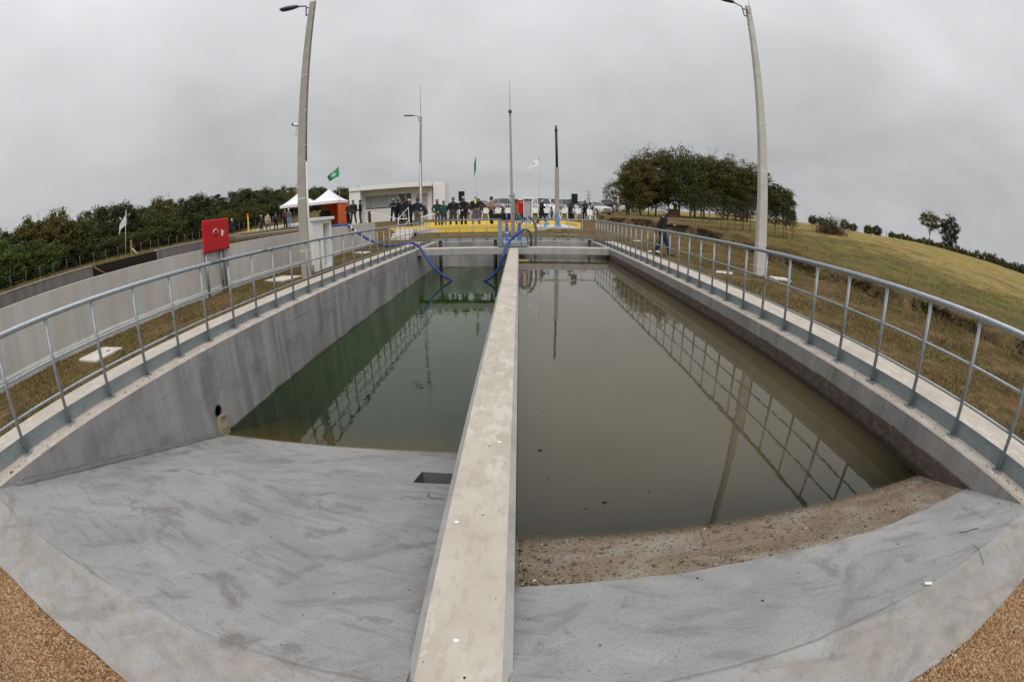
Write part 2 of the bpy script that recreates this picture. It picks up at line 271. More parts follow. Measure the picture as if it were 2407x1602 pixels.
# ---------------------------------------------------------------- mesh helpers
class MB:
    def __init__(s): s.v = []; s.f = []; s.mi = []; s.cur = 0; s.sm = []
    def add(s, vs, fs, smooth=False):
        o = len(s.v); s.v += [tuple(v) for v in vs]; s.f += [tuple(i+o for i in f) for f in fs]; s.mi += [s.cur]*len(fs); s.sm += [smooth]*len(fs); return s
    def box(s, x0, x1, y0, y1, z0, z1, rz=0.0, c=None):
        vs = [(x, y, z) for z in (z0, z1) for y in (y0, y1) for x in (x0, x1)]
        if rz:
            cx, cy = c or ((x0+x1)/2, (y0+y1)/2); ca, sa = math.cos(rz), math.sin(rz)
            vs = [(cx+(x-cx)*ca-(y-cy)*sa, cy+(x-cx)*sa+(y-cy)*ca, z) for x, y, z in vs]
        return s.add(vs, [(0, 2, 3, 1), (4, 5, 7, 6), (0, 1, 5, 4), (2, 6, 7, 3), (0, 4, 6, 2), (1, 3, 7, 5)])
    def cbox(s, x0, x1, y0, y1, z0, z1, b=.01):
        o = []; n = 0
        vs = []; fs = []
        for z, i in ((z0, b), (z0+b, 0), (z1-b, 0), (z1, b)):
            vs += [(x0+i, y0+b, z), (x0+b, y0+i, z), (x1-b, y0+i, z), (x1-i, y0+b, z), (x1-i, y1-b, z), (x1-b, y1-i, z), (x0+b, y1-i, z), (x0+i, y1-b, z)]
        for k in range(3):
            for j in range(8): fs.append((k*8+j, k*8+(j+1) % 8, k*8+8+(j+1) % 8, k*8+8+j))
        fs.append(tuple(range(7, -1, -1))); fs.append(tuple(range(24, 32)))
        return s.add(vs, fs)
    def tube(s, pts, rad, n=8, cap=True, smooth=True, flat=1.0):
        pts = [Vector(p) for p in pts]; m = len(pts)
        rs = rad if isinstance(rad, (list, tuple)) else [rad]*m
        t0 = (pts[1]-pts[0]).normalized(); u = t0.orthogonal().normalized()
        if abs(t0.z) < .9: u = t0.cross(Vector((0, 0, 1))).normalized()
        vs = []; fs = []
        for i, p in enumerate(pts):
            t = ((pts[min(i+1, m-1)]-p).normalized() + (p-pts[max(i-1, 0)]).normalized()).normalized() if 0 < i < m-1 else ((pts[1]-pts[0]) if i == 0 else (pts[-1]-pts[-2])).normalized()
            u = (u-t*u.dot(t)).normalized(); w = t.cross(u)
            for k in range(n):
                an = 2*math.pi*(k+.5)/n; vs.append(p+(u*math.cos(an)*rs[i]+w*math.sin(an)*rs[i]*flat))
        for i in range(m-1):
            for k in range(n): fs.append((i*n+k, i*n+(k+1) % n, (i+1)*n+(k+1) % n, (i+1)*n+k))
        if cap: fs += [tuple(range(n-1, -1, -1)), tuple(range((m-1)*n, m*n))]
        return s.add(vs, fs, smooth)
    def lathe(s, prof, n=14, c=(0, 0, 0), sx=1, sy=1, smooth=True):
        vs = []; fs = []
        for r, z in prof:
            for k in range(n):
                a = 2*math.pi*k/n; vs.append((c[0]+r*sx*math.cos(a), c[1]+r*sy*math.sin(a), c[2]+z))
        for i in range(len(prof)-1):
            for k in range(n): fs.append((i*n+k, i*n+(k+1) % n, (i+1)*n+(k+1) % n, (i+1)*n+k))
        fs += [tuple(range(n-1, -1, -1)), tuple(range((len(prof)-1)*n, len(prof)*n))]
        return s.add(vs, fs, smooth)
    def loft(s, secs, cap=True, smooth=False):
        n = len(secs[0]); vs = [p for q in secs for p in q]; fs = []
        for i in range(len(secs)-1):
            for k in range(n): fs.append((i*n+k, i*n+(k+1) % n, (i+1)*n+(k+1) % n, (i+1)*n+k))
        if cap: fs += [tuple(range(n-1, -1, -1)), tuple(range((len(secs)-1)*n, len(secs)*n))]
        return s.add(vs, fs, smooth)
    def prism(s, poly, axis, a, b):
        def P(u, v, w): return {'x': (w, u, v), 'y': (u, w, v), 'z': (u, v, w)}[axis]
        n = len(poly); vs = [P(u, v, a) for u, v in poly]+[P(u, v, b) for u, v in poly]
        return s.add(vs, [tuple(range(n)), tuple(range(2*n-1, n-1, -1))]+[(i, i+n, (i+1) % n+n, (i+1) % n) for i in range(n)])
    def mesh(s, name, mats, recalc=True):
        me = bpy.data.meshes.new(name); me.from_pydata(s.v, [], s.f)
        for q in (mats if isinstance(mats, list) else [mats]): me.materials.append(M[q] if isinstance(q, str) else q)
        me.polygons.foreach_set('material_index', s.mi); me.polygons.foreach_set('use_smooth', s.sm); me.update()
        if not recalc: return me
        bm = bmesh.new(); bm.from_mesh(me); bmesh.ops.recalc_face_normals(bm, faces=bm.faces); bm.to_mesh(me); bm.free()
        return me
    def build(s, name, mats, parent=None, label=None, recalc=True):
        return link(name, s.mesh(name, mats, recalc), parent, label)
def link(name, me, parent=None, label=None):
    o = bpy.data.objects.new(name, me); COL.objects.link(o)
    if parent: o.parent = parent
    if label: o['label'] = label
    return o
def tag(o, label, cat, group=None):
    o['label'] = label; o['category'] = cat
    if group: o['group'] = group
    return o
def thing(name, label, cat, loc=(0, 0, 0), rz=0.0, group=None):
    o = bpy.data.objects.new(name, None); COL.objects.link(o); o.location = loc; o.rotation_euler = (0, 0, rz); o.empty_display_size = .2
    return tag(o, label, cat, group)
def struct(o, kind='structure'): o['kind'] = kind; return o
def copy_tree(o, parent=None):
    c = o.copy(); COL.objects.link(c); c.parent = parent
    for ch in list(o.children): copy_tree(ch, c)
    return c
def place(proto, used, loc, rz=0.0, label=None, scale=None):
    o = proto if not used[0] else copy_tree(proto); used[0] = True
    o.location = loc; o.rotation_euler = (0, 0, rz)
    if scale: o.scale = scale
    if label: o['label'] = label
    return o
def spline(P, n=10):
    P = [Vector(p) for p in P]; out = []
    for i in range(len(P)-1):
        a, b, c, d = P[max(i-1, 0)], P[i], P[i+1], P[min(i+2, len(P)-1)]
        for k in range(n):
            t = k/n; out.append(.5*((2*b)+(c-a)*t+(2*a-5*b+4*c-d)*t*t+(3*b-a-3*c+d)*t**3))
    return out+[P[-1]]

# ---------------------------------------------------------------- terrain
def ss(t):
    t = max(0., min(1., t)); return t*t*(3-2*t)
def lerp(x, P):
    if x <= P[0][0]: return P[0][1]
    for (a, b), (c, d) in zip(P, P[1:]):
        if x <= c: return b+(d-b)*(x-a)/(c-a)
    return P[-1][1]
XB = [(-10, 11.2), (4.5, 10.6), (8, 9.8), (10.6, 10.1), (16, 10.4), (24, 9.4), (30, 7.8), (34, 6.6), (38, 5.6), (60, 5)]
CEN = [(22.4, 0), (25.2, .3), (26.2, .5), (30, .54), (36, .86), (43, 1.0), (52, 1.3), (70, 1.6), (130, 1.9), (300, 1.5)]
RIG = [(13, 0), (18, .2), (24, .58), (34, .78), (43, 1.0), (52, 1.3), (70, 1.6), (130, 1.9), (300, 1.5)]
PLT = [(22, 1.0), (36, 1.0), (43, 1.05), (52, 1.3), (70, 1.6), (130, 1.9), (300, 1.5)]
def terrain(x, y):
    t = ss((x-5)/4); b = lerp(y, CEN)*(1-t)+lerp(y, RIG)*t
    if 22.4 < y < 26.2: b += (lerp(y, [(22.4, 0), (25., .5), (26.2, .5)])-b)*ss((x-.6)/.8)*(1-t)
    if y > 22.35:
        tl = ss((-x-6)/3.5)*(1 if x < -7.9 else ss((y-22.35)/3)); b = b*(1-tl)+max(lerp(y, PLT), b)*tl
    if x < -18.15:
        b = max(b, lerp(-x, [(18, 1.1), (30, .95), (45, 1.0), (90, 1.6)]))+.05*max(0, min(y, 62)-32)*ss((-x-20)/6)
    d = x-lerp(y, XB)
    if d > -.2:
        h = (.26+.16*ss((y-10)/14)+.07*math.sin(y*.9))*(1-ss((y-36)/8)); b += h*ss((d+.2)/.26)-.05*ss((d+.35)/.2)*(1-ss((d+.1)/.2))
        if d > 0: b += 1.45*ss(d/50)-max(0, d-62)*.035
    return b
def steps(P):
    out = []
    for a, b, s in P: out += list(np.arange(a, b, s))
    return out+[P[-1][1]]
XL = steps([(-400, -60, 40), (-60, -18.3, 2.5)])[:-1]+[-18.3, -18.2, -18.1]+steps([(-17, -8, 2.2), (-7.9, -5.3, .3)])[:-1]+[-5.25]+steps([(-4.2, 4, 1.2)])+[4.78]+steps([(5.1, 8.4, .3), (8.4, 11.6, .11), (11.6, 20, .5), (20, 80, 2.5), (80, 400, 40)])
YL = steps([(-60, 0, 10)])[:-1]+[0.0, .36]+steps([(.8, 22.0, .35)])[:-1]+[22.3, 22.35, 22.45]+steps([(22.8, 40, .5), (40, 80, 2), (80, 160, 8), (160, 600, 60)])
hr = random.Random(3)
vs = []; nx, ny = len(XL), len(YL)
for y in YL:
    for x in XL:
        j = 0.0; d = x-lerp(y, XB)
        xx = x
        if 4.9 < x < 80 and y > .5: j = .018*math.sin(x*2.1+y*.7)+.012*math.sin(y*1.9-x*1.3)
        if -.5 < d < 1.0: xx = x+.16*math.sin(y*1.7)+.09*math.sin(y*4.1+1)+hr.uniform(-.06, .06); j += hr.uniform(-.03, .03)
        vs.append((x, y, terrain(xx, y)-.012+j))
fs = []
for j in range(ny-1):
    for i in range(nx-1):
        cx, cy = (XL[i]+XL[i+1])/2, (YL[j]+YL[j+1])/2
        if -5.25 < cx < 4.78 and .36 < cy < 22.45: continue
        fs.append((j*nx+i, j*nx+i+1, (j+1)*nx+i+1, (j+1)*nx+i))
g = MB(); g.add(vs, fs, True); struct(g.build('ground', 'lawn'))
# grit apron of loose stone in front of the tank
g = MB(); gx = steps([(-9, 9, .25)]); gy = [-7, -4, -2, -1, -.4, 0, .15, .27, .34]
vs = [(x, y+(.02*math.sin(x*9)+.012*math.sin(x*23) if y > .3 else 0), .004+(.012*math.sin(x*5+y*7)+hr.uniform(-.006, .006) if y < .3 else -.02)) for y in gy for x in gx]
n = len(gx); g.add(vs, [(j*n+i, j*n+i+1, (j+1)*n+i+1, (j+1)*n+i) for j in range(len(gy)-1) for i in range(n-1)], True); struct(g.build('gravel', 'grit'))

# ---------------------------------------------------------------- the twin settling tank
XLI, XRI, DL, DR, YF = -4.11, 3.64, -.394, -.018, 21.7
tank = thing('settling_tank', 'open twin concrete settling tank with sloping entry ramps and dividing wall', 'tank')
def side(name, x0, x1, inner, mt):
    b = MB(); ch = .018; s = 1 if inner > (x0+x1)/2 else -1
    pr = [(inner, -2.4), (inner, -ch), (inner-s*ch, 0), (x0 if s > 0 else x1, 0), (x0 if s > 0 else x1, -.5), (inner-s*.4, -.5), (inner-s*.4, -2.4)]
    b.cur = 0; n = len(pr); y0, y1 = .36, 22.5
    vs = [(u, y0, v) for u, v in pr]+[(u, y1, v) for u, v in pr]
    for i in range(n):
        b.cur = 0 if i == 0 else 1
        b.add([vs[i], vs[(i+1) % n], vs[(i+1) % n+n], vs[i+n]], [(0, 1, 2, 3)])
    b.cur = 1; b.add(vs[:n], [tuple(range(n))]); b.add(vs[n:], [tuple(range(n))])
    return b.build(name, [mt, 'pale'], tank)
side('side_wall', -5.31, XLI, XLI, 'wall_in'); side('side_wall', XRI, 4.83, XRI, 'wall_stain')
b = MB(); b.cur = 0; b.add([(XLI, YF, -2.4), (XRI, YF, -2.4), (XRI, YF, 0), (XLI, YF, 0)], [(0, 1, 2, 3)]); b.cur = 1
b.add([(XLI, YF, .0), (XRI, YF, .0), (XRI, 22.5, .0), (XLI, 22.5, .0)], [(0, 1, 2, 3)]); b.add([(XLI, 22.5, 0), (XRI, 22.5, 0), (XRI, 22.5, -.5), (XLI, 22.5, -.5)], [(0, 1, 2, 3)])
b.build('end_wall', ['wall_in', 'pale'], tank)
# dividing wall, chamfered, rounded at its near end
b = MB(); ch = .036
def dsec(y, ins=0, top=0.0):
    return [(DL+ins, y, -2.4), (DL+ins, y, top-ch), (DL+ch+ins, y, top), (DR-ch-ins, y, top), (DR-ins, y, top-ch), (DR-ins, y, -2.4)]
secs = [dsec(.70, .03, -.012), dsec(.715, .008, 0), dsec(.75)]+[dsec(y) for y in np.arange(1.5, 21.8, 1.0)]+[dsec(YF+.001)]
for i in range(len(secs)-1):
    for k in range(5):
        b.cur = 1 if k == 2 else (0 if k in (0, 4) else 2)
        b.add([secs[i][k], secs[i][k+1], secs[i+1][k+1], secs[i+1][k]], [(0, 1, 2, 3)])
b.cur = 2; b.add(secs[0], [tuple(range(6))]); b.build('dividing_wall', ['wall_stain', 'pale', 'grey'], tank)
# ramps (0.335 m down per metre) and the flat lip at their head
SL, Y0 = .335, .76
def rz(y): return -(y-Y0)*SL
hole = (-.945, -.52, 3.23, 3.585)
b = MB(); xs = sorted([XLI, -3, -2, hole[0], hole[1], DL+.01]); ys = sorted([Y0, 1.2, 2, 2.8, hole[2], hole[3], 4.3, 6.5])
for i in range(len(xs)-1):
    for j in range(len(ys)-1):
        if abs(xs[i]-hole[0]) < 1e-6 and abs(ys[j]-hole[2]) < 1e-6: continue
        b.add([(xs[i], ys[j], rz(ys[j])), (xs[i+1], ys[j], rz(ys[j])), (xs[i+1], ys[j+1], rz(ys[j+1])), (xs[i], ys[j+1], rz(ys[j+1]))], [(0, 1, 2, 3)])
b.build('ramp', 'ramp', tank)
x0, x1, y0, y1 = hole; D = .34; q = [(x0, y0), (x1, y0), (x1, y1), (x0, y1)]; b = MB()
jit = [(0, 0), (.012, .008), (-.01, -.012), (.008, .01)]
top = [(a+u, c+w, rz(c)) for (a, c), (u, w) in zip(q, jit)]; bot = [(a, c, rz(c)-D) for a, c in q]
b.add(top+bot, [(0, 1, 5, 4), (1, 2, 6, 5), (2, 3, 7, 6), (3, 0, 4, 7), (4, 5, 6, 7)]); b.build('drain_pit', 'darkwall', tank)
# right ramp: a thicker screed above, the silted old slab below it
b = MB(); n = 26; xs = [DR-.01+(XRI-DR+.01)*i/n for i in range(n+1)]; r2 = random.Random(5)
ed = [1.50+.03*math.sin(x*1.7)+r2.uniform(-.012, .012) for x in xs]; T = .016
for i in range(n):
    b.cur = 0; b.add([(xs[i], Y0, 0), (xs[i+1], Y0, 0), (xs[i+1], ed[i+1], rz(ed[i+1])+.004), (xs[i], ed[i], rz(ed[i])+.004)], [(0, 1, 2, 3)])
    b.add([(xs[i], ed[i], rz(ed[i])+.004), (xs[i+1], ed[i+1], rz(ed[i+1])+.004), (xs[i+1], ed[i+1]+.012, rz(ed[i+1])-T), (xs[i], ed[i]+.012, rz(ed[i])-T)], [(0, 1, 2, 3)])
    b.cur = 1; b.add([(xs[i], ed[i]+.012, rz(ed[i])-T), (xs[i+1], ed[i+1]+.012, rz(ed[i+1])-T), (xs[i+1], 6.5, -.262-.31*4.99), (xs[i], 6.5, -.262-.31*4.99)], [(0, 1, 2, 3)])
b.build('ramp', ['ramp', 'silt'], tank)
b = MB(); xs = steps([(-7.5, 7.0, .25)]); r2 = random.Random(8)
e0 = [.285+.018*math.sin(x*2.3)+r2.uniform(-.008, .008) for x in xs]
for i in range(len(xs)-1):
    a_, c_ = xs[i], xs[i+1]
    b.add([(a_, e0[i], -.12), (c_, e0[i+1], -.12), (c_, e0[i+1]+.008, .008), (a_, e0[i]+.008, .008)], [(0, 1, 2, 3)])
    b.add([(a_, e0[i]+.008, .008), (c_, e0[i+1]+.008, .008), (c_, .72, .009), (a_, .72, .009)], [(0, 1, 2, 3)])
    b.add([(a_, .72, .009), (c_, .72, .009), (c_, Y0+.002, -.001), (a_, Y0+.002, -.001)], [(0, 1, 2, 3)])
b.build('lip', 'ramp', tank)
b = MB(); b.add([(XLI-.3, .8, -2.36), (XRI+.3, .8, -2.36), (XRI+.3, 22, -2.36), (XLI-.3, 22, -2.36)], [(0, 1, 2, 3)]); b.build('tank_floor', 'darkwall', tank)
for xa, xc, mt in ((XLI, DL, 'grey'), (DR, XRI, 'grey')):
    b = MB(); b.cbox(xa-.01, xc+.01, 17.75, 18.4, -.27, .002, .012); b.cur = 1
    b.add([(xa, 17.765, .004), (xc, 17.765, .004), (xc, 18.385, .004), (xa, 18.385, .004)], [(0, 1, 2, 3)]); b.build('cross_beam', [mt, 'pale'], tank)
# outlet pipe with its lump of mortar in the left wall
b = MB(); b.cur = 0; b.tube([(XLI-.05, 4.478, -.88), (XLI+.015, 4.478, -.88)], .085, 20, cap=False); b.tube([(XLI-.05, 4.478, -.88), (XLI+.015, 4.478, -.88)], .074, 20, cap=False)
b.cur = 1; b.lathe([(.074, 0), (.001, .0)], 18); k = len(b.v)-36  # black disc stands in for the shade inside the pipe mouth
b.v[k:] = [(XLI+.004, 4.478+p[0], -.88+p[1]) for p in b.v[k:]]
op = b.build('outlet_pipe', ['greyhose', 'black'], tank)
b = MB(); r2 = random.Random(2); secs = []
for z_, w_ in ((-.95, .07), (-1.03, .10), (-1.12, .12), (-1.26, .13)):
    secs.append([(XLI-.01, 4.50-w_, z_), (XLI+.05+r2.uniform(0, .02), 4.49-w_*.8, z_), (XLI+.07+r2.uniform(0, .03), 4.5+w_*.5, z_), (XLI-.01, 4.5+w_, z_)])
b.loft(secs); b.build('mortar_chute', 'chute', op)
# rough mortar fillet where the left ramp meets the wall
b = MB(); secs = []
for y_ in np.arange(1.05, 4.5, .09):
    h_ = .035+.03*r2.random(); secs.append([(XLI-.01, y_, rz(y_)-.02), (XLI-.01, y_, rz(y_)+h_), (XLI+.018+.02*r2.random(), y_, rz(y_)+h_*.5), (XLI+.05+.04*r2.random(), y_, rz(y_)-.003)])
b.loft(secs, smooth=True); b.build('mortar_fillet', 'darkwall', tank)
# water
for nm, x0, x1, y0, z_, mt in (('green_water', XLI, DL, 4.0, -1.25, 'water_green'), ('brown_water', DR, XRI, 1.7, -.45, 'water_brown')):
    b = MB(); b.add([(x0, y0, z_), (x1, y0, z_), (x1, YF, z_), (x0, YF, z_)], [(0, 1, 2, 3)]); struct(b.build(nm, mt, recalc=False))

# ---------------------------------------------------------------- guard rails
def railing(label, axis, fixed, a, b_, first, pitch, kick, side_, top_ext=(0, 0)):
    t = thing('guard_rail', label, 'railing', (0, 0, 0), 0, 'galvanised guard rails round the tank')
    def P(u, off, z): return (fixed+off, u, z) if axis == 'y' else (u, fixed+off, z)
    m = MB(); m.tube([P(a-top_ext[0], 0, 1.062), P(b_+top_ext[1], 0, 1.062)], .031, 12); m.build('top_rail', 'galv', t)
    for z in (.652, .325):
        m = MB(); m.tube([P(a, 0, z), P(b_, 0, z)], .014, 8); m.build('mid_rail', 'galv', t)
    m = MB(); o = side_*.052
    if axis == 'y': m.box(fixed+o-.003, fixed+o+.003, a, b_, .006, .152)
    else: m.box(a, b_, fixed+o-.003, fixed+o+.003, .006, .152)
    m.build('toe_board', 'sheet', t)
    u = first; k = 0; pm = None
    while u <= b_+.01:
        if u >= a-.01:
            if pm is None:
                m = MB(); m.tube([(0, 0, .012), (0, 0, 1.045)], .0205, 10); pm = m.mesh('post', 'galv')
                m = MB(); m.cbox(-.05, .05, -.05, .05, .001, .013, .004)
                for sx in (-1, 1): m.tube([(sx*.036, .03, .012), (sx*.036, .03, .026)], .008, 6)
                fm = m.mesh('base_plate', 'sheet')
                m = MB(); m.box(*((0, side_*.05) if side_ > 0 else (side_*.05, 0)), -.012, .012, .07, .10) if axis == 'y' else m.box(-.012, .012, *sorted((0, side_*.05)), .07, .10); bm_ = m.mesh('bracket', 'galv')
            p = link('post', pm, t); p.location = P(u, 0, 0); q_ = link('base_plate', fm, p); link('bracket', bm_, p)
        u += pitch
    return t
railing('long galvanised guard rail on the left wall beside the green water', 'y', -4.295, .66, 21.95, .70, .69, 1, -1)
railing('long galvanised guard rail on the right wall beside the brown water', 'y', 3.785, .58, 21.95, .60, .68, 1, 1)
railing('short galvanised guard rail across the far end, left of the pump platform', 'x', 21.95, -4.295, -.95, -3.6, .68, 1, 1)
railing('short galvanised guard rail across the far end, right of the pump platform', 'x', 21.95, .42, 3.785, 1.06, .68, 1, 1)

# ---------------------------------------------------------------- pump platform on the dividing wall
t = thing('pump_platform', 'galvanised pump platform with railed sides at the far end of the dividing wall', 'platform', (-.245, 17.8, 0))
m = MB(); m.box(-.59, .59, 0, 3.8, .15, .18); m.box(-.59, .59, -.004, .0, .035, .18); m.box(.587, .593, 0, 3.8, .035, .18); m.box(-.593, -.587, 0, 3.8, .035, .18); m.build('deck', 'sheet', t)
m = MB()
for z in (1.08, .65, .345): m.tube([(-.58, 3.7, z), (-.58, 0, z), (.58, 0, z), (.58, 3.7, z)], .02 if z > 1 else .012, 8)
m.build('rail', 'galv', t)
for x, y in ((-.4, 0), (.33, 0), (.58, 0), (.58, 1.2), (.58, 2.4), (-.58, 1.2), (-.58, 2.4)):
    m = MB(); m.tube([(x, y, -.10 if x in (-.4, .33) else .1), (x, y, 1.07)], .017, 8)
    if x in (-.4, .33): m.tube([(x, y, -.10), (x+.04, y-.02, -.12), (x+.08, y-.02, -.08)], .014, 6)
    m.build('post', 'galv', t)
m = MB(); m.box(-.59, -.42, -.012, .0, .18, 1.09); m.box(-.59, -.575, 0, .16, .18, 1.09); m.build('corner_plate', 'sheet', t)
m = MB(); m.tube([(-.57, .02, .33), (-.38, .02, .64)], .01, 6); m.build('brace', 'galv', t)
for x, lab in ((-.53, 'blue valve actuator left of the grey davit post'), (0.0, 'blue valve actuator right of the grey davit post')):
    a = thing('valve_actuator', lab, 'valve actuator', (x, 19.5, .18), 0, 'blue actuators on the platform')
    m = MB(); m.lathe([(.085, 0), (.085, .03), (.076, .04), (.076, .5), (.066, .56), (.05, .62), (.046, .70), (.055, .72), (.055, .75), (.03, .78)], 16); m.build('body', 'blue', a)
    m = MB(); m.lathe([(.078, .30), (.078, .36)], 16); m.build('label_band', 'band', a)
    m = MB(); m.tube([(0, 0, .78), (0, 0, 1.18)], .018, 8); m.build('stem', 'skyblue', a)
t = thing('davit', 'grey steel davit post with short crane arm on the pump platform', 'davit', (-.25, 20, .18))
m = MB(); m.cbox(-.065, .065, -.065, .065, 0, 2.02, .01); m.build('post', 'galv', t)
m = MB(); m.tube([(.05, 0, 2.09), (-.02, -.02, 2.02), (-.17, -.1, 1.95)], .035, 8); m.tube([(-.17, -.1, 1.95), (-.17, -.1, 1.75)], .012, 6); m.build('arm', 'galv', t)
m = MB(); m.box(-.05, .05, -.13, -.066, 1.2, 1.75); m.build('winch', 'sheet', t)
t = thing('pipe_elbow', 'grey slanted pipe fitting with a rust red flange on the platform', 'pipe', (.05, 20, .9))
m = MB(); m.tube([(-.02, 0, -.5), (0, 0, -.05), (.08, 0, .1), (.2, 0, .22)], .065, 12); m.build('pipe', 'greyhose', t)
m = MB(); m.tube([(.2, 0, .22), (.24, 0, .26)], .085, 14); m.build('flange', 'rust', t)
m = MB(); m.tube(spline([(.40, 19.5, 1.22), (.52, 19.5, 1.16), (.66, 19.5, .96), (.745, 19.5, .6), (.72, 19.5, .1), (.70, 19.5, -.3), (.7, 19.5, -.8)]), .06, 12)
tag(m.build('grey_hose', 'greyhose'), 'thick grey hose arching down behind the blue hose at the platform', 'hose')
t = thing('suction_hose', 'blue suction hose arching from green water over the platform', 'hose', (-1.367, 17.13, -1.25))
O = Vector((-1.367, 17.13, -1.25))
hp = spline([(-1.6, 17.2, -1.5), (-1.39, 17.13, -1.27), (-1.04, 17.0, -1.05), (-.755, 17.0, -.67), (-.596, 17.1, -.22), (-.43, 17.55, .19), (-.12, 17.6, .51), (.165, 17.68, .715)])
m = MB(); m.tube([p-O for p in hp], .051, 14); m.build('blue_tube', 'hose', t)
hp = spline([(.165, 17.68, .715), (.33, 17.78, .70), (.46, 18.0, .55), (.50, 18.3, .28), (.5, 18.6, -.02), (.5, 18.7, -.3)])
m = MB(); m.tube([p-O for p in hp], .053, 14); m.build('grey_tube', 'greyhose', t)
t = thing('suction_hose', 'long blue suction hose sagging from the left wall over the rail into green water', 'hose', (-2.6, 17.29, -1.25)); O = Vector((-2.6, 17.29, -1.25))
hp = spline([(-8.5, 18.2, 1.0), (-8.0, 18.3, 1.17), (-7.57, 18.4, 1.2), (-7.38, 18.62, 1.08), (-7.1, 18.9, .775), (-6.63, 19.2, .396), (-6.28, 19.4, .2), (-5.95, 19.6, .09), (-5.45, 19.5, .075), (-4.95, 18.9, .2), (-4.42, 18.0, .25), (-4.12, 17.72, .2), (-3.92, 17.5, .06), (-3.68, 17.36, -.24), (-3.36, 17.2, -.66), (-3.0, 17.2, -.99), (-2.62, 17.29, -1.25), (-2.2, 17.3, -1.55)])
m = MB(); m.tube([p-O for p in hp], .051, 14); m.build('blue_tube', 'hose', t)
m = MB(); k = [i for i, p in enumerate(hp) if p.x > -7.36][0]; m.tube([p-O for p in hp[k:k+3]], .068, 12); m.tube([p-O for p in hp[k+5:k+8]], .068, 12); m.build('coupling', 'band', t)
for x, lab in ((-3.685, 'black pipe by the left corner of the green channel'), (-1.1, 'black pipe in the green channel beside the platform'), (3.29, 'black pipe by the right corner of the brown channel')):
    t = thing('vent_pipe', lab, 'pipe', (x, 20.8, -2.2), 0, 'black pipes rising from the water'); m = MB(); m.tube([(0, 0, 0), (0, 0, 2.30)], .075, 14); m.build('pipe', 'black', t); m = MB(); m.tube([(0, 0, 2.27), (0, 0, 2.33)], .083, 14); m.build('collar', 'black', t)

# ---------------------------------------------------------------- the drying bed on the left
t = thing('basin_wall', 'long pale concrete wall of the drying bed left of the lawn', 'wall', (-7.57, 8, 0))
m = MB(); m.cur = 0; m.box(-.15, .15, -18, 14.4, -.3, 1.135); m.cur = 1; m.add([(-.145, -18, 1.139), (.145, -18, 1.139), (.145, 14.4, 1.139), (-.145, 14.4, 1.139)], [(0, 1, 2, 3)]); m.build('wall', ['longwall', 'pale'], t)
m = MB(); r2 = random.Random(4); secs = []
for y_ in np.arange(-17.9, 14.3, .5):
    w_ = .02+.012*r2.random(); secs.append([(.149, y_, .0), (.149+w_, y_, -.02), (.149+w_, y_, .10+.05*r2.random()), (.149, y_, .17)])
m.loft(secs); m.build('footing', 'longwall', t)
t = thing('basin_wall', 'back wall of the drying bed, dark grey with a pale coping', 'wall', (-18.2, 8, 0))
m = MB(); m.cur = 0; m.box(-.15, .15, -20, 4, -.3, 1.20); m.box(-.15, .15, 8.7, 16.5, -.3, 1.20); m.cur = 1; m.box(-.17, .17, -20, 4, 1.203, 1.245); m.box(-.17, .17, 8.7, 16.5, 1.203, 1.245); m.build('wall', ['darkwall', 'pale'], t)
t = thing('basin_wall', 'cross wall closing the far end of the drying bed', 'wall', (-13, 23.4, 0), -R(11.2))
m = MB(); m.cur = 0; m.box(-5.35, 5.4, -.15, .15, -.3, 1.10); m.cur = 1; m.box(-5.35, 5.4, -.17, .17, 1.103, 1.14); m.build('wall', ['darkwall', 'pale'], t)
t = thing('timber_gate', 'dark brown timber panel filling the gap in the back wall', 'panel', (-18.06, 14.35, 0))
m = MB()
for k in range(6): m.box(-.03, .03, -2.34, 2.34, .2+k*.165, .2+k*.165+.155)
m.build('boards', 'board', t)
for s in (-1, 1):
    m = MB(); m.tube([(.05, s*2.3, 1.15), (.5, s*1.9, .75)], .025, 6); m.build('strut', 'wood', t)
b = MB(); b.add([(-18, -12, -.2), (-7.7, -12, -.2), (-7.7, 22.3, -.2), (-18, 25, -.2)], [(0, 1, 2, 3)]); struct(b.build('basin_floor', 'darkwall'))

# ---------------------------------------------------------------- red hose cabinet and white meter niche
t = thing('hose_cabinet', 'red fire hose cabinet on galvanised posts in front of the long pale wall', 'fire cabinet', (-7.42, 9.04, 0))
m = MB(); m.cbox(.03, .1, -.54, .54, 1.05, 1.84, .012); m.build('body', 'red', t)
m = MB(); m.cbox(.102, .118, -.50, .50, 1.08, 1.81, .005)
for k in range(3): m.box(.117, .124, -.42, -.28, 1.60+k*.045, 1.612+k*.045)
dr = m.build('door', 'red', t)
m = MB(); v = []
for k in range(9): an = R(200-k*27); v.append((.121, -.07+.10*math.cos(an), 1.50+.075*math.sin(an)+.02))
m.tube(v, .011, 6); m.build('symbol', 'white', dr)
m = MB(); m.prism([(.17, 1.40), (.23, 1.40), (.23, 1.44), (.27, 1.44), (.27, 1.47), (.23, 1.47), (.23, 1.49), (.30, 1.49), (.30, 1.52), (.23, 1.52), (.23, 1.56), (.17, 1.56)], 'x', .119, .123); m.build('symbol', 'white', dr)
m = MB(); m.lathe([(.05, 0), (.05, .006), (.03, .012)], 16); m.v = [(.119+p[2], -.07+p[0], 1.45+p[1]) for p in m.v]; m.build('lock', 'lamp', dr)
for y in (-.46, .17):
    m = MB(); m.tube([(.05, y, -.02), (.05, y, 1.07)], .03, 10); m.build('post', 'galv', t)
m = MB(); m.tube([(.06, .31, -.02), (.06, .31, 1.07)], .028, 10); m.build('supply_pipe', 'greyhose', t)
t = thing('meter_niche', 'white rendered meter niche with a grey door beside the left pole', 'niche', (-6.13, 12.36, 0))
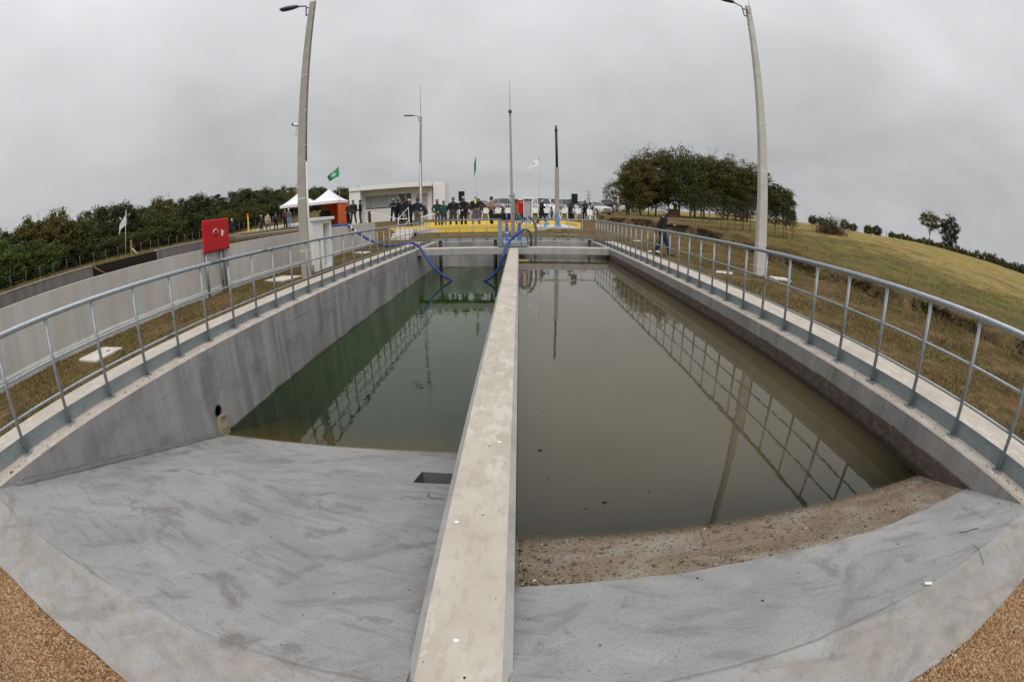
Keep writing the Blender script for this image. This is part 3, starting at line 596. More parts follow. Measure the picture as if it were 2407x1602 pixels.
m = MB(); m.box(.0, .33, -.68, .06, 0, 1.47); m.box(.0, .10, .06, .56, 0, 1.47); m.box(.0, .33, .56, .68, 0, 1.47); m.box(.10, .33, .06, .56, 0, .06); m.box(.10, .33, .06, .56, 1.38, 1.47); m.build('walls', 'white_wall', t)
m = MB(); m.cbox(-.06, .42, -.72, .76, 1.473, 1.57, .012); m.build('roof', 'white_wall', t)
m = MB(); m.cbox(.105, .14, .075, .545, .07, 1.37, .006); dr = m.build('door', 'doorgrey', t); m = MB(); m.box(.14, .155, .1, .13, .6, .72); m.build('handle', 'lamp', dr)
for i, (x, y, sx, sy, a, lab) in enumerate([(-6.42, 4.14, .31, .32, 0, 'pale square cover with a red mark in the left lawn nearest the camera'), (-6.4, 10.76, .40, .40, -.3, 'pale square cover in the left lawn before the pole'), (-6.43, 17.45, .38, .25, -.4, 'pale cover in the left lawn beyond the niche'),
        (7.4, 10.95, .28, .30, -.25, 'pale square cover right of the right pole'), (5.76, 11.5, .25, .25, -.5, 'pale square cover between the right rail and right pole'), (6.05, 22.4, .22, .22, 0, 'farthest pale cover in the right lawn'), (5.35, 17.2, .26, .2, 0, 'pale cover in the right lawn before the walking man')]):
    t = thing('cover_slab', lab, 'cover', (x, y, terrain(x, y)-.03), a, 'concrete covers in the grass'); m = MB(); m.cbox(-sx, sx, -sy, sy, 0, .055, .012); m.build('lid', 'slab', t)
    if i == 0:
        m = MB(); m.lathe([(.045, .0565), (.03, .0567)], 14, (.12, .12, 0)); m.build('mark', 'rust', t)

# ---------------------------------------------------------------- concrete poles
def rect_pole(m, w0, w1, d0, d1, z0, z1):
    secs = []
    for k in range(9):
        f = k/8; w, d, z = (w0+(w1-w0)*f)/2, (d0+(d1-d0)*f)/2, z0+(z1-z0)*f; c_ = .18
        secs.append([(-w, -d*(1-c_), z), (-w*(1-c_), -d, z), (w*(1-c_), -d, z), (w, -d*(1-c_), z), (w, d*(1-c_), z), (w*(1-c_), d, z), (-w*(1-c_), d, z), (-w, d*(1-c_), z)])
    m.loft(secs)
def lamp_head(t, x, y, z, L=.62, sc=1.0):
    m = MB(); m.tube([(x, y, z-.36*sc), (x-.09*sc, y, z-.37*sc), (x-.13*sc, y, z-.02), (x-.42*sc, y, z+.06)], .024*sc, 8); m.tube([(x, y, z-.1*sc), (x-.12*sc, y, z-.1*sc)], .02*sc, 8); arm = m.build('lamp_arm', 'lamp', t)
    m = MB(); secs = []
    for f, w, h in ((0, .04, .035), (.12, .07, .05), (.5, .12, .055), (.9, .125, .045), (1, .09, .03)):
        u = x-.40*sc-f*L*sc; zz = z+.06+f*.06
        secs.append([(u, y-w*sc, zz-h*.5*sc), (u, y+w*sc, zz-h*.5*sc), (u, y+w*.7*sc, zz+h*sc), (u, y-w*.7*sc, zz+h*sc)])
    m.loft(secs); hd = m.build('lamp_head', 'lamp', arm)
    return hd
def straps(t, zs, w, d, name='strap'):
    for z, f in zs:
        m = MB(); a_, c_ = w*f/2+.004, d*f/2+.004; m.box(-a_, a_, -c_, c_, z, z+.022); m.build(name, 'band', t)
t = thing('lamp_pole', 'tall grey concrete lamp pole with a security camera, left of the tank', 'lamp pole', (-5.62, 10.82, 0)); 
m = MB(); rect_pole(m, .27, .155, .22, .14, -.1, 8.08); m.build('shaft', 'pole', t); t.rotation_euler = (R(0), R(-.5), 0)
lamp_head(t, -.08, 0, 8.02); straps(t, [(7.9, .6), (7.65, .61), (7.1, .64), (5.6, .71), (4.55, .75), (4.15, .77), (3.55, .8), (3.1, .82), (2.1, .88), (.7, .95)], .27, .22)
m = MB(); m.tube([(.145, 0, 0), (.15, 0, 1.5), (.12, 0, 3.1)], .03, 8); m.build('conduit', 'band', t)
m = MB(); m.tube([(.125, 0, 3.1), (.10, 0, 4.6), (.082, 0, 7.9), (.085, 0, 8.3)], .011, 6); m.build('cable', 'lamp', t)
m = MB(); m.tube([(-.1, 0, 4.16), (-.13, -.03, 4.18)], .02, 8); m.tube([(-.11, -.04, 4.16), (-.26, -.06, 4.2)], .05, 10); cc = m.build('security_camera', 'white', t); m = MB(); m.tube([(-.255, -.06, 4.2), (-.30, -.066, 4.21)], .045, 10); m.build('lens', 'black', cc)
m = MB(); m.tube([(-.16, -.04, 4.12), (-.2, -.04, 3.9), (-.12, -.03, 3.85)], .006, 5); m.build('camera_cable', 'lamp', cc)
m = MB(); m.tube([(.17, .02, 0), (.17, .02, .3)], .05, 10); m.build('valve', 'greyhose', t)
t = thing('lamp_pole', 'tall pale concrete lamp pole standing on the lawn right of the tank', 'lamp pole', (7.145, 11.83, -.02)); t.rotation_euler = (0, R(.25), 0)
m = MB(); rect_pole(m, .33, .155, .24, .14, -.1, 8.78); m.build('shaft', 'palepole', t); lamp_head(t, -.1, 0, 8.72)
straps(t, [(8.66, .55), (7.85, .60), (8.05, .58), (3.1, .82), (4.6, .75), (.9, .94), (.25, .97)], .33, .24)
m = MB(); m.tube([(.07, 0, 8.4), (.08, 0, 9.4)], .012, 6); m.build('lightning_rod', 'galv', t)
m = MB(); v = [(-.07+.06*math.cos(k*R(30)), -.06, 8.50+.06*math.sin(k*R(30))) for k in range(13)]; m.tube(v, .018, 6); m.build('cable_loop', 'lamp', t)
t = thing('lamp_pole', 'slender concrete lamp pole with lightning rod in front of the white building', 'lamp pole', (-6.6, 30, terrain(-6.6, 30)))
m = MB(); rect_pole(m, .21, .135, .19, .13, 0, 7.75); m.build('shaft', 'pole', t); lamp_head(t, -.06, 0, 7.8, .75); m = MB(); m.tube([(0, 0, 7.7), (-.08, 0, 10.15)], .018, 6); m.build('lightning_rod', 'galv', t)
m = MB(); m.tube([(.03, -.1, 0), (-.02, -.1, 4.4)], .03, 8); m.build('conduit', 'white', t)
t = thing('mast', 'bare concrete mast with a lightning rod behind the pump platform', 'mast', (-.35, 24, terrain(-.35, 24))); t.rotation_euler = (0, R(-.8), 0)
m = MB(); rect_pole(m, .17, .10, .16, .10, 0, 6.75); m.build('shaft', 'pole', t); m = MB(); m.lathe([(.04, 6.5), (.06, 6.62), (.05, 6.7), (.09, 6.78), (.10, 6.9), (.04, 6.94)], 10); m.build('cap', 'lamp', t)
m = MB(); m.tube([(0, 0, 6.9), (0, 0, 8.62)], .014, 6); m.build('lightning_rod', 'galv', t)
t = thing('mast', 'concrete pillar with a black upper tube and blue base struts', 'mast', (2.19, 26, .56))
m = MB(); rect_pole(m, .25, .22, .22, .2, 0, 3.5); m.build('pillar', 'pole', t); m = MB(); m.tube([(0, 0, 3.3), (-.03, 0, 5.75)], .072, 12); m.lathe([(.07, 5.7), (.085, 5.72), (.085, 5.85), (.04, 5.9), (.06, 5.95), (.05, 6.05)], 12, (-.03, 0, 0)); m.build('upper_tube', 'black', t)
for s, a in ((-1, .0), (1, .0)):
    m = MB(); m.prism([(s*.62 if s < 0 else s*.06, .0), (s*.80 if s < 0 else s*.24, 0), (s*.5 if s < 0 else -.0, .83), (s*.42 if s < 0 else -.07, .83)], 'y', -.2, -.15); m.build('strut', 'skyblue', t)

# ---------------------------------------------------------------- yellow kerbed slab, steps and path
ZS = .56
b = MB(); b.prism([(-9.7, 25.5), (1.05, 25.25), (1.05, 25.2), (3.5, 25.2), (3.5, 30.6), (-9.9, 30.9)], 'z', .05, ZS); struct(b.build('slab', 'slab'))
def kerb(label, pts, z0, z1, w):
    t = thing('yellow_kerb', label, 'kerb', (pts[0][0], pts[0][1], z0), 0, 'yellow painted kerbs'); m = MB(); ox, oy = pts[0]
    for (x0, y0), (x1, y1) in zip(pts, pts[1:]):
        L = math.hypot(x1-x0, y1-y0); a = math.atan2(y1-y0, x1-x0); mm = MB(); mm.cbox(0, L, -w/2, w/2, 0, z1-z0, .02)
        ca, sa = math.cos(a), math.sin(a); m.add([(x0-ox+p[0]*ca-p[1]*sa, y0-oy+p[0]*sa+p[1]*ca, p[2]) for p in mm.v], mm.f)
    m.build('kerb', 'yellow', t)
kerb('front yellow kerb along the foot of the standing group', [(-9.3, 25.9), (-4, 25.42), (.95, 25.22)], .12, .735, .18)
kerb('rear yellow kerb of the slab behind the standing group', [(-9.8, 30.6), (3.2, 30.3)], .5, .83, .18)
kerb('yellow kerb end block on the right edge of the slab', [(3.3, 30.1), (3.52, 26.2)], .5, .82, .2)
t = thing('concrete_steps', 'pale concrete steps up to the slab by the left end of the front kerb', 'steps', (-6.35, 23.3, 0)); m = MB()
for k in range(3): m.cbox(-.55, .55, k*.45, 1.8, 0, .24+k*.19, .012)
m.build('treads', 'slab', t)
t = thing('handrail', 'white slanted handrail beside the concrete steps', 'handrail', (-6.2, 24.6, .5)); m = MB()
m.tube([(-.5, -.2, .0), (-.5, -.2, .72), (.0, .2, 1.35), (.05, .2, 0)], .032, 8); m.tube([(-.5, -.2, .72), (.05, .2, .72), (-.3, 0, .05)], .03, 8); m.build('rail', 'white', t)
m = MB(); m.tube(spline([(-9.6, 28.0, 1.72), (-8.6, 27.6, 1.5), (-7.6, 26.5, 1.3), (-6.7, 24.5, 1.24)]), .022, 6); tag(m.build('rope', 'white'), 'white rope sagging from the red post to the white handrail', 'rope')
m = MB(); m.tube(spline([(-6.2, 27.6, 1.22), (-5.6, 28.4, 1.36), (-5.2, 29.0, 1.5)]), .03, 6); tag(m.build('rope', 'white'), 'white rope behind the man in the cap', 'rope')
t = thing('barrier_post', 'dark red post with white brace before the building', 'post', (-9.85, 28.6, .56)); m = MB(); m.box(-.08, .08, -.08, .08, 0, 1.28); m.build('post', 'maroon', t); m = MB(); m.tube([(-.35, 0, .02), (.05, -.02, .9)], .04, 6); m.build('brace', 'white', t); m = MB(); m.box(-.1, .8, -.2, 0, 0, .1); m.build('foot', 'rust', t)
def ribbon(name, pts, w, mt, dz=.012):
    m = MB(); P = spline([(x, y, 0) for x, y in pts], 8); L = []
    for i, p in enumerate(P):
        d = (P[min(i+1, len(P)-1)]-P[max(i-1, 0)]).normalized(); s = Vector((-d.y, d.x, 0))*w/2
        L += [(p+s).to_tuple(), (p-s).to_tuple()]
    L = [(x, y, terrain(x, y)+dz) for x, y, _ in L]; m.add(L, [(2*i, 2*i+1, 2*i+3, 2*i+2) for i in range(len(P)-1)]); struct(m.build(name, mt))
ribbon('path', [(-27.5, 33), (-24.5, 37.5), (-22, 43), (-19.5, 50), (-16, 58)], 4.2, 'path', .05)

# ---------------------------------------------------------------- control cabinets and table behind the platform
t = thing('control_cabinet', 'white framed control cabinet with a grey door behind the platform', 'cabinet', (.5, 26, ZS))
m = MB(); m.box(-.24, -.20, -.2, .25, 0, 1.60); m.box(.20, .27, -.2, .25, 0, 1.60); m.box(-.2, .2, .2, .25, 0, 1.6); m.build('frame', 'white_wall', t); m = MB(); m.cbox(-.3, .31, -.28, .3, 1.603, 1.72, .01); m.build('roof', 'white_wall', t); m = MB(); m.cbox(-.19, .17, -.15, -.1, .1, 1.56, .006); m.build('door', 'doorgrey', t); m = MB(); m.box(-.14, .12, -.156, -.15, 1.02, 1.26); m.build('panel', 'rim', t)
t = thing('hose_cabinet', 'small red hose cabinet on a post beside the control cabinet', 'fire cabinet', (.11, 26.5, ZS)); m = MB(); m.cbox(-.145, .145, -.12, .12, .74, 1.55, .02); m.build('body', 'red', t); m = MB(); m.cbox(-.15, .15, -.13, .13, 1.553, 1.63, .01); m.build('lid', 'white', t); m = MB(); m.box(-.03, .12, -.126, -.12, 1.40, 1.44); m.build('label_plate', 'white', t); m = MB(); m.tube([(0, 0, 0), (0, 0, .75)], .03, 8); m.build('post', 'skyblue', t)
t = thing('wooden_cabinet', 'orange brown open cabinet left of the small red hose cabinet', 'cabinet', (-.14, 27.2, ZS)); m = MB(); m.box(-.14, -.10, -.1, .2, .7, 1.6); m.box(-.1, .14, .16, .2, .7, 1.6); m.build('box', 'rust', t); m = MB(); m.box(-.15, .15, -.12, .22, 1.603, 1.66); m.build('top', 'brickorange', t); m = MB(); m.box(-.1, .12, .1, .155, .7, 1.55); m.build('back', 'brickorange', t); m = MB(); m.tube([(0, .1, 0), (0, .1, .7)], .04, 6); m.build('leg', 'wood', t)
t = thing('draped_table', 'long table under black cloth in front of the white chairs', 'table', (-.6, 31.2, .56)); m = MB(); m.cbox(-1.2, 1.2, -.35, .35, .0, .74, .03); m.build('cloth', 'blackcloth', t)
t = thing('life_buoy', 'orange coiled hose lying on the front kerb behind the platform', 'hose', (-.55, 25.6, .75)); m = MB(); m.tube([(-.35, 0, .05), (-.1, -.05, .12), (.1, 0, .13), (.25, .05, .08)], [.05, .07, .08, .06], 10); m.build('coil', 'orange', t); t.name = 'orange_hose'

# ---------------------------------------------------------------- white control building
bz = .93
t = thing('control_building', 'white flat roofed control building with a wide window band', 'building', (-9.9, 36, bz), R(4))
def bx(name, mt, *a, p=None):
    m = MB(); m.box(*a); return m.build(name, mt, p or t)
m = MB(); m.box(-2.75, 1.15, 0, 3.6, 0, 1.16); m.box(-2.75, 1.15, 0, 3.6, 2.28, 2.72); m.box(-2.9, -2.75, 0, 3.6, 0, 2.72); m.box(1.15, 1.6, 0, 3.6, 0, 2.72); m.box(2.5, 2.9, 0, 3.6, 0, 2.72); m.box(1.6, 2.5, 0, 3.6, 2.2, 2.72); m.build('wall', 'white_wall', t)
bx('wing_wall', 'white_wall', -3.85, -2.9, -1.15, 3.6, 0, 2.70); bx('wing_wall', 'white_wall', 3.0, 3.95, -.25, 3.6, 0, 3.08)
m = MB(); m.cbox(-3.85, 2.95, -1.25, 3.6, 2.723, 3.05, .015); m.build('roof', 'white_wall', t)
for a, c_ in ((-2.75, -2.42), (-2.38, -.72), (-.68, -.02), (.02, .62), (.66, 1.15)):
    w = bx('window', 'doorgrey', a, a+.03, -.02, .02, 1.163, 2.277)
    if a in (-2.75, -2.38, -.68):
        m = MB(); n_ = 13
        for k in range(n_): m.box(a+.031, c_, .05, .07, 1.25+k*.078, 1.25+k*.078+.066)
        m.build('blind', 'blind', w)
    bx('pane', 'glass_dark', a+.031, c_, .09, .11, 1.163, 2.277, p=w)
w = bx('door', 'blind', 1.603, 2.497, .04, .09, .0, 2.197); bx('handle', 'lamp', 1.7, 1.74, .0, .039, .95, 1.1, p=w)
bx('notice', 'white', .03, .22, -.03, -.021, 1.6, 1.95)

# ---------------------------------------------------------------- gazebo tents
def tent(label, x, y, rz_, orange):
    z0 = terrain(x, y); t = thing('gazebo_tent', label, 'tent', (x, y, z0), rz_, 'white gazebo tents'); h = 1.5
    m = MB(); N = 10; pts = []
    for i in range(N+1):
        f = i/N; r_ = h*(1-f); zz = 2.25+1.22*(f**1.35); pts.append((r_, zz))
    for (ra, za), (rb, zb) in zip(pts, pts[1:]):
        for k in range(4):
            c = [(1, 1), (-1, 1), (-1, -1), (1, -1)]; p, q = c[k], c[(k+1) % 4]
            m.add([(p[0]*ra, p[1]*ra, za), (q[0]*ra, q[1]*ra, za), (q[0]*rb, q[1]*rb, zb), (p[0]*rb, p[1]*rb, zb)], [(0, 1, 2, 3)] if rb > 0 else [(0, 1, 2)])
    m.build('canopy', 'tent', t)
    m = MB()
    for k in range(4):
        c = [(1, 1), (-1, 1), (-1, -1), (1, -1)]; p, q = c[k], c[(k+1) % 4]; m.add([(p[0]*h, p[1]*h, 2.25), (q[0]*h, q[1]*h, 2.25), (q[0]*h, q[1]*h, 2.0), (p[0]*h, p[1]*h, 2.0), (p[0]*(h-.015), p[1]*(h-.015), 2.25), (q[0]*(h-.015), q[1]*(h-.015), 2.25), (q[0]*(h-.015), q[1]*(h-.015), 2.0), (p[0]*(h-.015), p[1]*(h-.015), 2.0)], [(0, 1, 2, 3), (4, 7, 6, 5), (2, 6, 7, 3)])
    m.build('valance', 'tent', t)
    for sx, sy in ((1, 1), (-1, 1), (-1, -1), (1, -1)):
        m = MB(); m.box(sx*1.46-.02, sx*1.46+.02, sy*1.46-.02, sy*1.46+.02, 0, 2.25); m.build('leg', 'black', t)
    if orange:
        m = MB(); m.box(-1.42, 1.42, 1.40, 1.415, .05, 2.0); m.build('side_wall', 'orange', t); m = MB(); m.box(1.40, 1.415, -1.42, 1.38, .05, 2.0); m.build('side_wall', 'orange', t)
    return t
tent('white gazebo tent with orange side walls right of the left pole', -17.95, 40.0, R(2), True)
tent('white open gazebo tent left of the left pole', -20.9, 39.4, R(2), False)

# ---------------------------------------------------------------- flags
def flag(label, x, y, z, H, fl, mt, mark, w=.016):
    t = thing('flag', label, 'flag', (x, y, z), 0, 'flags on slim poles'); m = MB(); m.tube([(0, 0, 0), fl['top']], w, 6); m.build('pole', 'palepole', t)
    A, B_, C_, D_ = [Vector(p) for p in fl['q']]; n_ = 10; vs = []; mk = []
    for i in range(n_+1):
        for j in range(7):
            u, v = i/n_, j/6; p = A.lerp(B_, u).lerp(D_.lerp(C_, u), v); p = p+Vector((0, fl.get('wave', .12)*math.sin(u*7+v*1.5), fl.get('sag', 0)*math.sin(u*3.1)*.3)); vs.append(p)
    m = MB(); m.add(vs, [(i*7+j, (i+1)*7+j, (i+1)*7+j+1, i*7+j+1) for i in range(n_) for j in range(6)], True); cl = m.build('cloth', mt, t)
    if mark:
        m = MB(); many = len(mark) > 2
        for (u0, u1, v0, v1) in mark:
            q = []
            for u, v in ((u0, v0), (u1, v0), (u1, v1), (u0, v1)):
                p = A.lerp(B_, u).lerp(D_.lerp(C_, u), v); q.append(p+Vector((0, fl.get('wave', .12)*math.sin(u*7+v*1.5)-.012, fl.get('sag', 0)*math.sin(u*3.1)*.3)))
            if not many: m = MB()
            m.add(q, [(0, 1, 2, 3)])
            if not many: m.build('emblem', 'white' if mt == 'flaggreen' else 'navy', cl)
        if many: m.build('lettering', 'white' if mt == 'flaggreen' else 'navy', cl)
    return t
txt = [(u, u+.06, v, v+.14) for v, us in ((.30, (.34, .43, .52, .61)), (.52, (.30, .39, .48, .57, .66))) for u in us]
z_ = terrain(-13.8, 33)
flag('green flag with white lettering blowing left above the tents', -13.8, 33, z_, 4.8, dict(top=(-.11, 0, 5.82-z_), q=[(-.1, 0, 5.78-z_), (-1.17, 0, 4.98-z_), (-1.02, 0, 4.62-z_), (-.09, 0, 4.95-z_)], sag=-.25), 'flaggreen', txt)
flag('green flag hanging limp on a slim pole above the standing group', -3.1, 33, .7, 5, dict(top=(0, 0, 5.08), q=[(0, 0, 5.05), (-.22, .45, 4.4), (-.20, .35, 3.38), (-.0, 0, 4.0)], wave=.05), 'flaggreen', [(.4, .7, .45, .6), (.5, .8, .7, .8)])
flag('white flag blowing left beside the black topped pillar', 1.42, 33, .7, 5, dict(top=(.12, 0, 5.08), q=[(.12, 0, 5.06), (-.55, .1, 4.25), (-.86, .1, 3.83), (.06, 0, 4.2)], sag=.12, wave=.05), 'flagwhite', [(.45, .6, .5, .62), (.1, .16, .2, .4)])
flag('small white flag on a wooden pole by the woodland fence', -24.5, 19.4, terrain(-24.5, 19.4), 2.9, dict(top=(.35, .0, 3.1), q=[(.34, 0, 3.08), (-.05, -.5, 1.85), (-.12, -.55, 1.6), (.24, 0, 2.2)], wave=.1), 'flagwhite', [], .03)
t = thing('stake', 'short wooden stake with a pale yellow plank beside the small white flag', 'stake', (-23.6, 19.3, terrain(-23.6, 19.3))); m = MB(); m.box(-.06, .06, -.06, .06, 0, 1.1); m.build('stake', 'wood', t); m = MB(); m.tube([(.1, 0, .55), (.75, 0, .05)], .06, 6); m.build('plank', 'beige', t)
t = thing('marker_post', 'yellow marker post with an orange tip at the path', 'post', (-25.0, 36.0, terrain(-25, 36))); m = MB(); m.box(-.05, .05, -.05, .05, 0, 1.72); m.build('post', 'yellow', t); m = MB(); m.box(-.12, .055, -.055, .055, 1.5, 1.82); m.build('tip', 'orange', t)
# ---------------------------------------------------------------- people
BAKE = []
ARMS = {'down': ((.255, .03, 1.13), (.265, -.04, .88)), 'pockets': ((.30, .06, 1.14), (.215, -.07, .93)), 'folded': ((.265, -.04, 1.15), (-.05, -.20, 1.17)), 'front': ((.28, .01, 1.13), (.045, -.21, .98)),
        'hip': ((.44, .05, 1.17), (.225, -.05, 1.02)), 'phone': ((.26, -.05, 1.13), (.075, -.27, 1.20)), 'camera': ((.25, -.06, 1.12), (.10, -.30, 1.14)), 'back': ((.28, .08, 1.14), (.06, .17, .98)), 'swing': ((.25, .12, 1.14), (.25, .13, .89)), 'out': ((.27, -.12, 1.18), (.22, -.36, 1.26))}
LEGS = {'stand': (((.105, -.012, .49), (.115, .035, .075)), ((.105, -.012, .49), (.115, .035, .075))), 'wide': (((.14, -.012, .49), (.19, .035, .075)), ((.14, -.012, .49), (.19, .035, .075))), 'stride': (((.10, -.15, .50), (.10, -.27, .10)), ((.10, .03, .49), (.10, .30, .15))), 'sit': (((.12, -.36, .52), (.12, -.34, .08)), ((.12, -.36, .52), (.12, -.34, .08)))}
def skin_obj(name, nodes, edges, mt, parent, root=0, sub=1):
    me = bpy.data.meshes.new(name); me.from_pydata([n[0] for n in nodes], edges, []); me.materials.append(M[mt]); o = link(name, me, parent)
    sk = o.modifiers.new('skin', 'SKIN'); sk.use_smooth_shade = True
    if not me.skin_vertices: bpy.context.view_layer.update()
    lay = me.skin_vertices[0].data if me.skin_vertices else me.attributes.new
    for i, n in enumerate(nodes):
        r = n[1]; lay[i].radius = r if isinstance(r, tuple) else (r, r); lay[i].use_root = (i == root)
    sb = o.modifiers.new('sub', 'SUBSURF'); sb.levels = sub; sb.render_levels = sub; BAKE.append(o); return o
def remesh_obj(name, mb, mt, parent, vox=.017):
    o = mb.build(name, mt, parent); r = o.modifiers.new('re', 'REMESH'); r.mode = 'VOXEL'; r.voxel_size = vox; r.use_smooth_shade = True
    sm = o.modifiers.new('sm', 'SMOOTH'); sm.factor = .5; sm.iterations = 3; BAKE.append(o); return o
EYE = None
def person(label, x, y, z, h, yaw, top, legs, hair='hair_black', arm=('down', 'down'), leg='stand', mask='black', style='jacket', skin='skin', cap=None, long=False, shoes='shoe', lean=0.0, fat=1.0, head=0.0, group='people at the gathering'):
    global EYE
    t = thing('person', label, 'person', (x, y, z), yaw, group); t.scale = (h/1.72,)*3
    L = lambda v: (v[0], v[1]-lean*max(0, v[2]-.9), v[2])
    hd = (math.sin(head)*.02, -.01)
    nodes = [((0, 0, .95), .11), ((0, 0, 1.15), .10), ((0, .01, 1.36), .10), ((0, .01, 1.475), .05), ((0, 0, 1.535), .055), ((0, -.012, 1.60), (.078, .088)), ((0, -.008, 1.665), (.078, .092)), ((0, 0, 1.705), (.045, .055)), ((0, -.105, 1.60), .014)]
    edges = [(0, 1), (1, 2), (2, 3), (3, 4), (4, 5), (5, 6), (6, 7), (5, 8)]
    tj = MB(); lj = MB(); sit = leg == 'sit'
    for s, an in ((1, arm[0]), (-1, arm[1])):
        e, w = ARMS[an]; e = (e[0]*s, e[1], e[2]); w = (w[0]*s, w[1], w[2]); k = len(nodes)
        d = (Vector(w)-Vector(e)).normalized(); W_ = Vector(w); side = d.cross(Vector((0, 1, .2))).normalized(); nrm = d.cross(side)
        nodes += [((.17*s, .01, 1.40), .06), (e, .042), (w, .027), ((W_+d*.05).to_tuple(), (.036, .02)), ((W_+d*.09).to_tuple(), (.034, .016))]
        edges += [(2, k), (k, k+1), (k+1, k+2), (k+2, k+3), (k+3, k+4)]
        for q, ln in ((-.027, .062), (-.009, .075), (.009, .07), (.027, .055)):
            i = len(nodes); b_ = W_+d*.10+side*q; nodes += [((b_+d*ln*.5+nrm*.006).to_tuple(), .0085), ((b_+d*ln+nrm*.022).to_tuple(), .007)]; edges += [(k+4, i), (i, i+1)]
        i = len(nodes); b_ = W_+d*.04; nodes += [((b_+side*.045*s+d*.03).to_tuple(), .010), ((b_+side*.055*s+d*.06+nrm*.01).to_tuple(), .008)]; edges += [(k+3, i), (i, i+1)]
        sh = (.175*s, .012, 1.405); tj.tube(spline([L(sh), L(e), L(w)], 4), [.074*fat, .07*fat, .066*fat, .062, .06, .056, .053, .05, .046], 10)
    hips = LEGS[leg]
    for s, (kn, ak) in ((1, hips[0]), (-1, hips[1])):
        kn = (kn[0]*s, kn[1], kn[2]); ak = (ak[0]*s, ak[1], ak[2]); k = len(nodes)
        nodes += [((.09*s, 0, .90), .085), (kn, .058), (ak, .04), ((ak[0]+.01*s, ak[1]-.15, max(.035, ak[2]-.045)), (.04, .028))]; edges += [(0, k), (k, k+1), (k+1, k+2), (k+2, k+3)]
        lj.tube(spline([(.088*s, .0, .95), kn, (ak[0], ak[1], ak[2]+.02)], 5), [.108*fat, .104*fat, .098*fat, .09, .083, .077, .074, .072, .07, .068, .066], 12)
        sm_ = MB(); fy = ak[1]; fz = max(0, ak[2]-.075); tilt = .08 if leg == 'stride' and fy > .2 else (-.03 if leg == 'stride' else 0)
        sm_.loft([[(ak[0]-w_, fy+dy, fz+tilt*(dy+.2)*1.6 if dy < 0 else fz+abs(tilt)*.6), (ak[0]+w_, fy+dy, fz+tilt*(dy+.2)*1.6 if dy < 0 else fz+abs(tilt)*.6), (ak[0]+w_*.8, fy+dy, fz+hh+.02), (ak[0]-w_*.8, fy+dy, fz+hh+.02)] for dy, w_, hh in ((.06, .036, .07), (.0, .043, .09), (-.09, .046, .055), (-.17, .043, .035), (-.205, .025, .02))]); sm_.build('shoe', shoes, t)
    nodes = [((L(n[0])), n[1]) for n in nodes]
    skin_obj('body', nodes, edges, skin, t)
    lj.lathe([(.10, .80), (.15*fat, .88), (.158*fat, .95), (.15*fat, 1.03)], 14, (0, .0, 0), 1.05, .78); remesh_obj('trousers', lj, legs, t)
    bot = {'jacket': .90, 'coat': .60, 'long': .72, 'sweater': .95}[style]; fl = .02 if style in ('coat', 'long') else 0
    prof = [(.166*fat+fl, bot), (.168*fat+fl*.8, bot+.06), (.165*fat, 1.0), (.16*fat, 1.10), (.168*fat, 1.22), (.176*fat, 1.33), (.165, 1.40), (.12, 1.455), (.075, 1.49), (.066, 1.505)]
    n0 = len(tj.v); tj.lathe(prof, 18, (0, .008, 0), 1.12, .74); tj.v[n0:] = [L(v) for v in tj.v[n0:]]
    remesh_obj('coat' if style in ('coat', 'long') else 'jacket', tj, top, t)
    hx, hy, hz = L((0, -.004, 1.635))
    if cap:
        m = MB(); m.lathe([(.088, .025), (.096, .045), (.09, .085), (.06, .112), (.02, .12)], 16, (hx, hy+.005, hz), 1, 1.12); m.loft([[(hx-.07, hy-.08, hz+.03), (hx+.07, hy-.08, hz+.03), (hx+.07, hy-.08, hz+.048), (hx-.07, hy-.08, hz+.048)], [(hx-.05, hy-.165, hz+.012), (hx+.05, hy-.165, hz+.012), (hx+.05, hy-.165, hz+.024), (hx-.05, hy-.165, hz+.024)]]); remesh_obj('cap', m, cap, t, .012)
    if hair:
        m = MB(); n = 16; prof = [(.082, -.03), (.093, .0), (.094, .04), (.082, .075), (.05, .098), (.01, .105)]; vs = []
        for r_, zz in prof:
            for k in range(n):
                a = 2*math.pi*k/n; f = -math.sin(a); front = max(0, f); dz = front*.055*(1 if zz < .05 else .3); vs.append((hx+r_*math.cos(a), hy+.012+r_*1.12*math.sin(a)+front*.012, hz+zz+dz+(-.03 if f < -.3 and zz < .02 else 0)))
        m.add(vs, [(i*n+k, i*n+(k+1) % n, (i+1)*n+(k+1) % n, (i+1)*n+k) for i in range(5) for k in range(n)]+[tuple(range(5*n, 6*n)), tuple(range(n-1, -1, -1))], True)
        if long: m.tube([(hx, hy+.05, hz+.05), (hx, hy+.075, hz-.06), (hx, hy+.08, hz-.22)], [.07, .085, .06], 12); remesh_obj('hair', m, hair, t, .014)
        else: m.build('hair', hair, t)
    if mask:
        m = MB(); m.lathe([(.066, -.078), (.082, -.055), (.088, -.025), (.084, -.008)], 16, (hx, hy-.012, hz-.01), .92, 1.08); m.build('face_mask', mask, t)
    if EYE is None: m = MB(); m.lathe([(.001, -.009), (.008, -.005), (.01, 0), (.008, .005), (.001, .009)], 8); EYE = m.mesh('eye', 'hair_black')
    for s in (-1, 1): e = link('eye', EYE, t); e.location = (hx+s*.03, hy-.088, hz+.012)
    return t
S = .56
fr = 'people standing behind the front yellow kerb'
person('man in dark cap, navy jacket and khaki trousers, hands in pockets', -6.10, 26.7, S, 1.86, R(-12), 'navy', 'khaki', cap='black', arm=('pockets', 'pockets'), fat=1.08, group=fr)
person('white haired man in black suit with white collar and black mask', -6.74, 27.2, S, 1.84, R(-10), 'midnight', 'midnight', 'hair_white', group=fr)
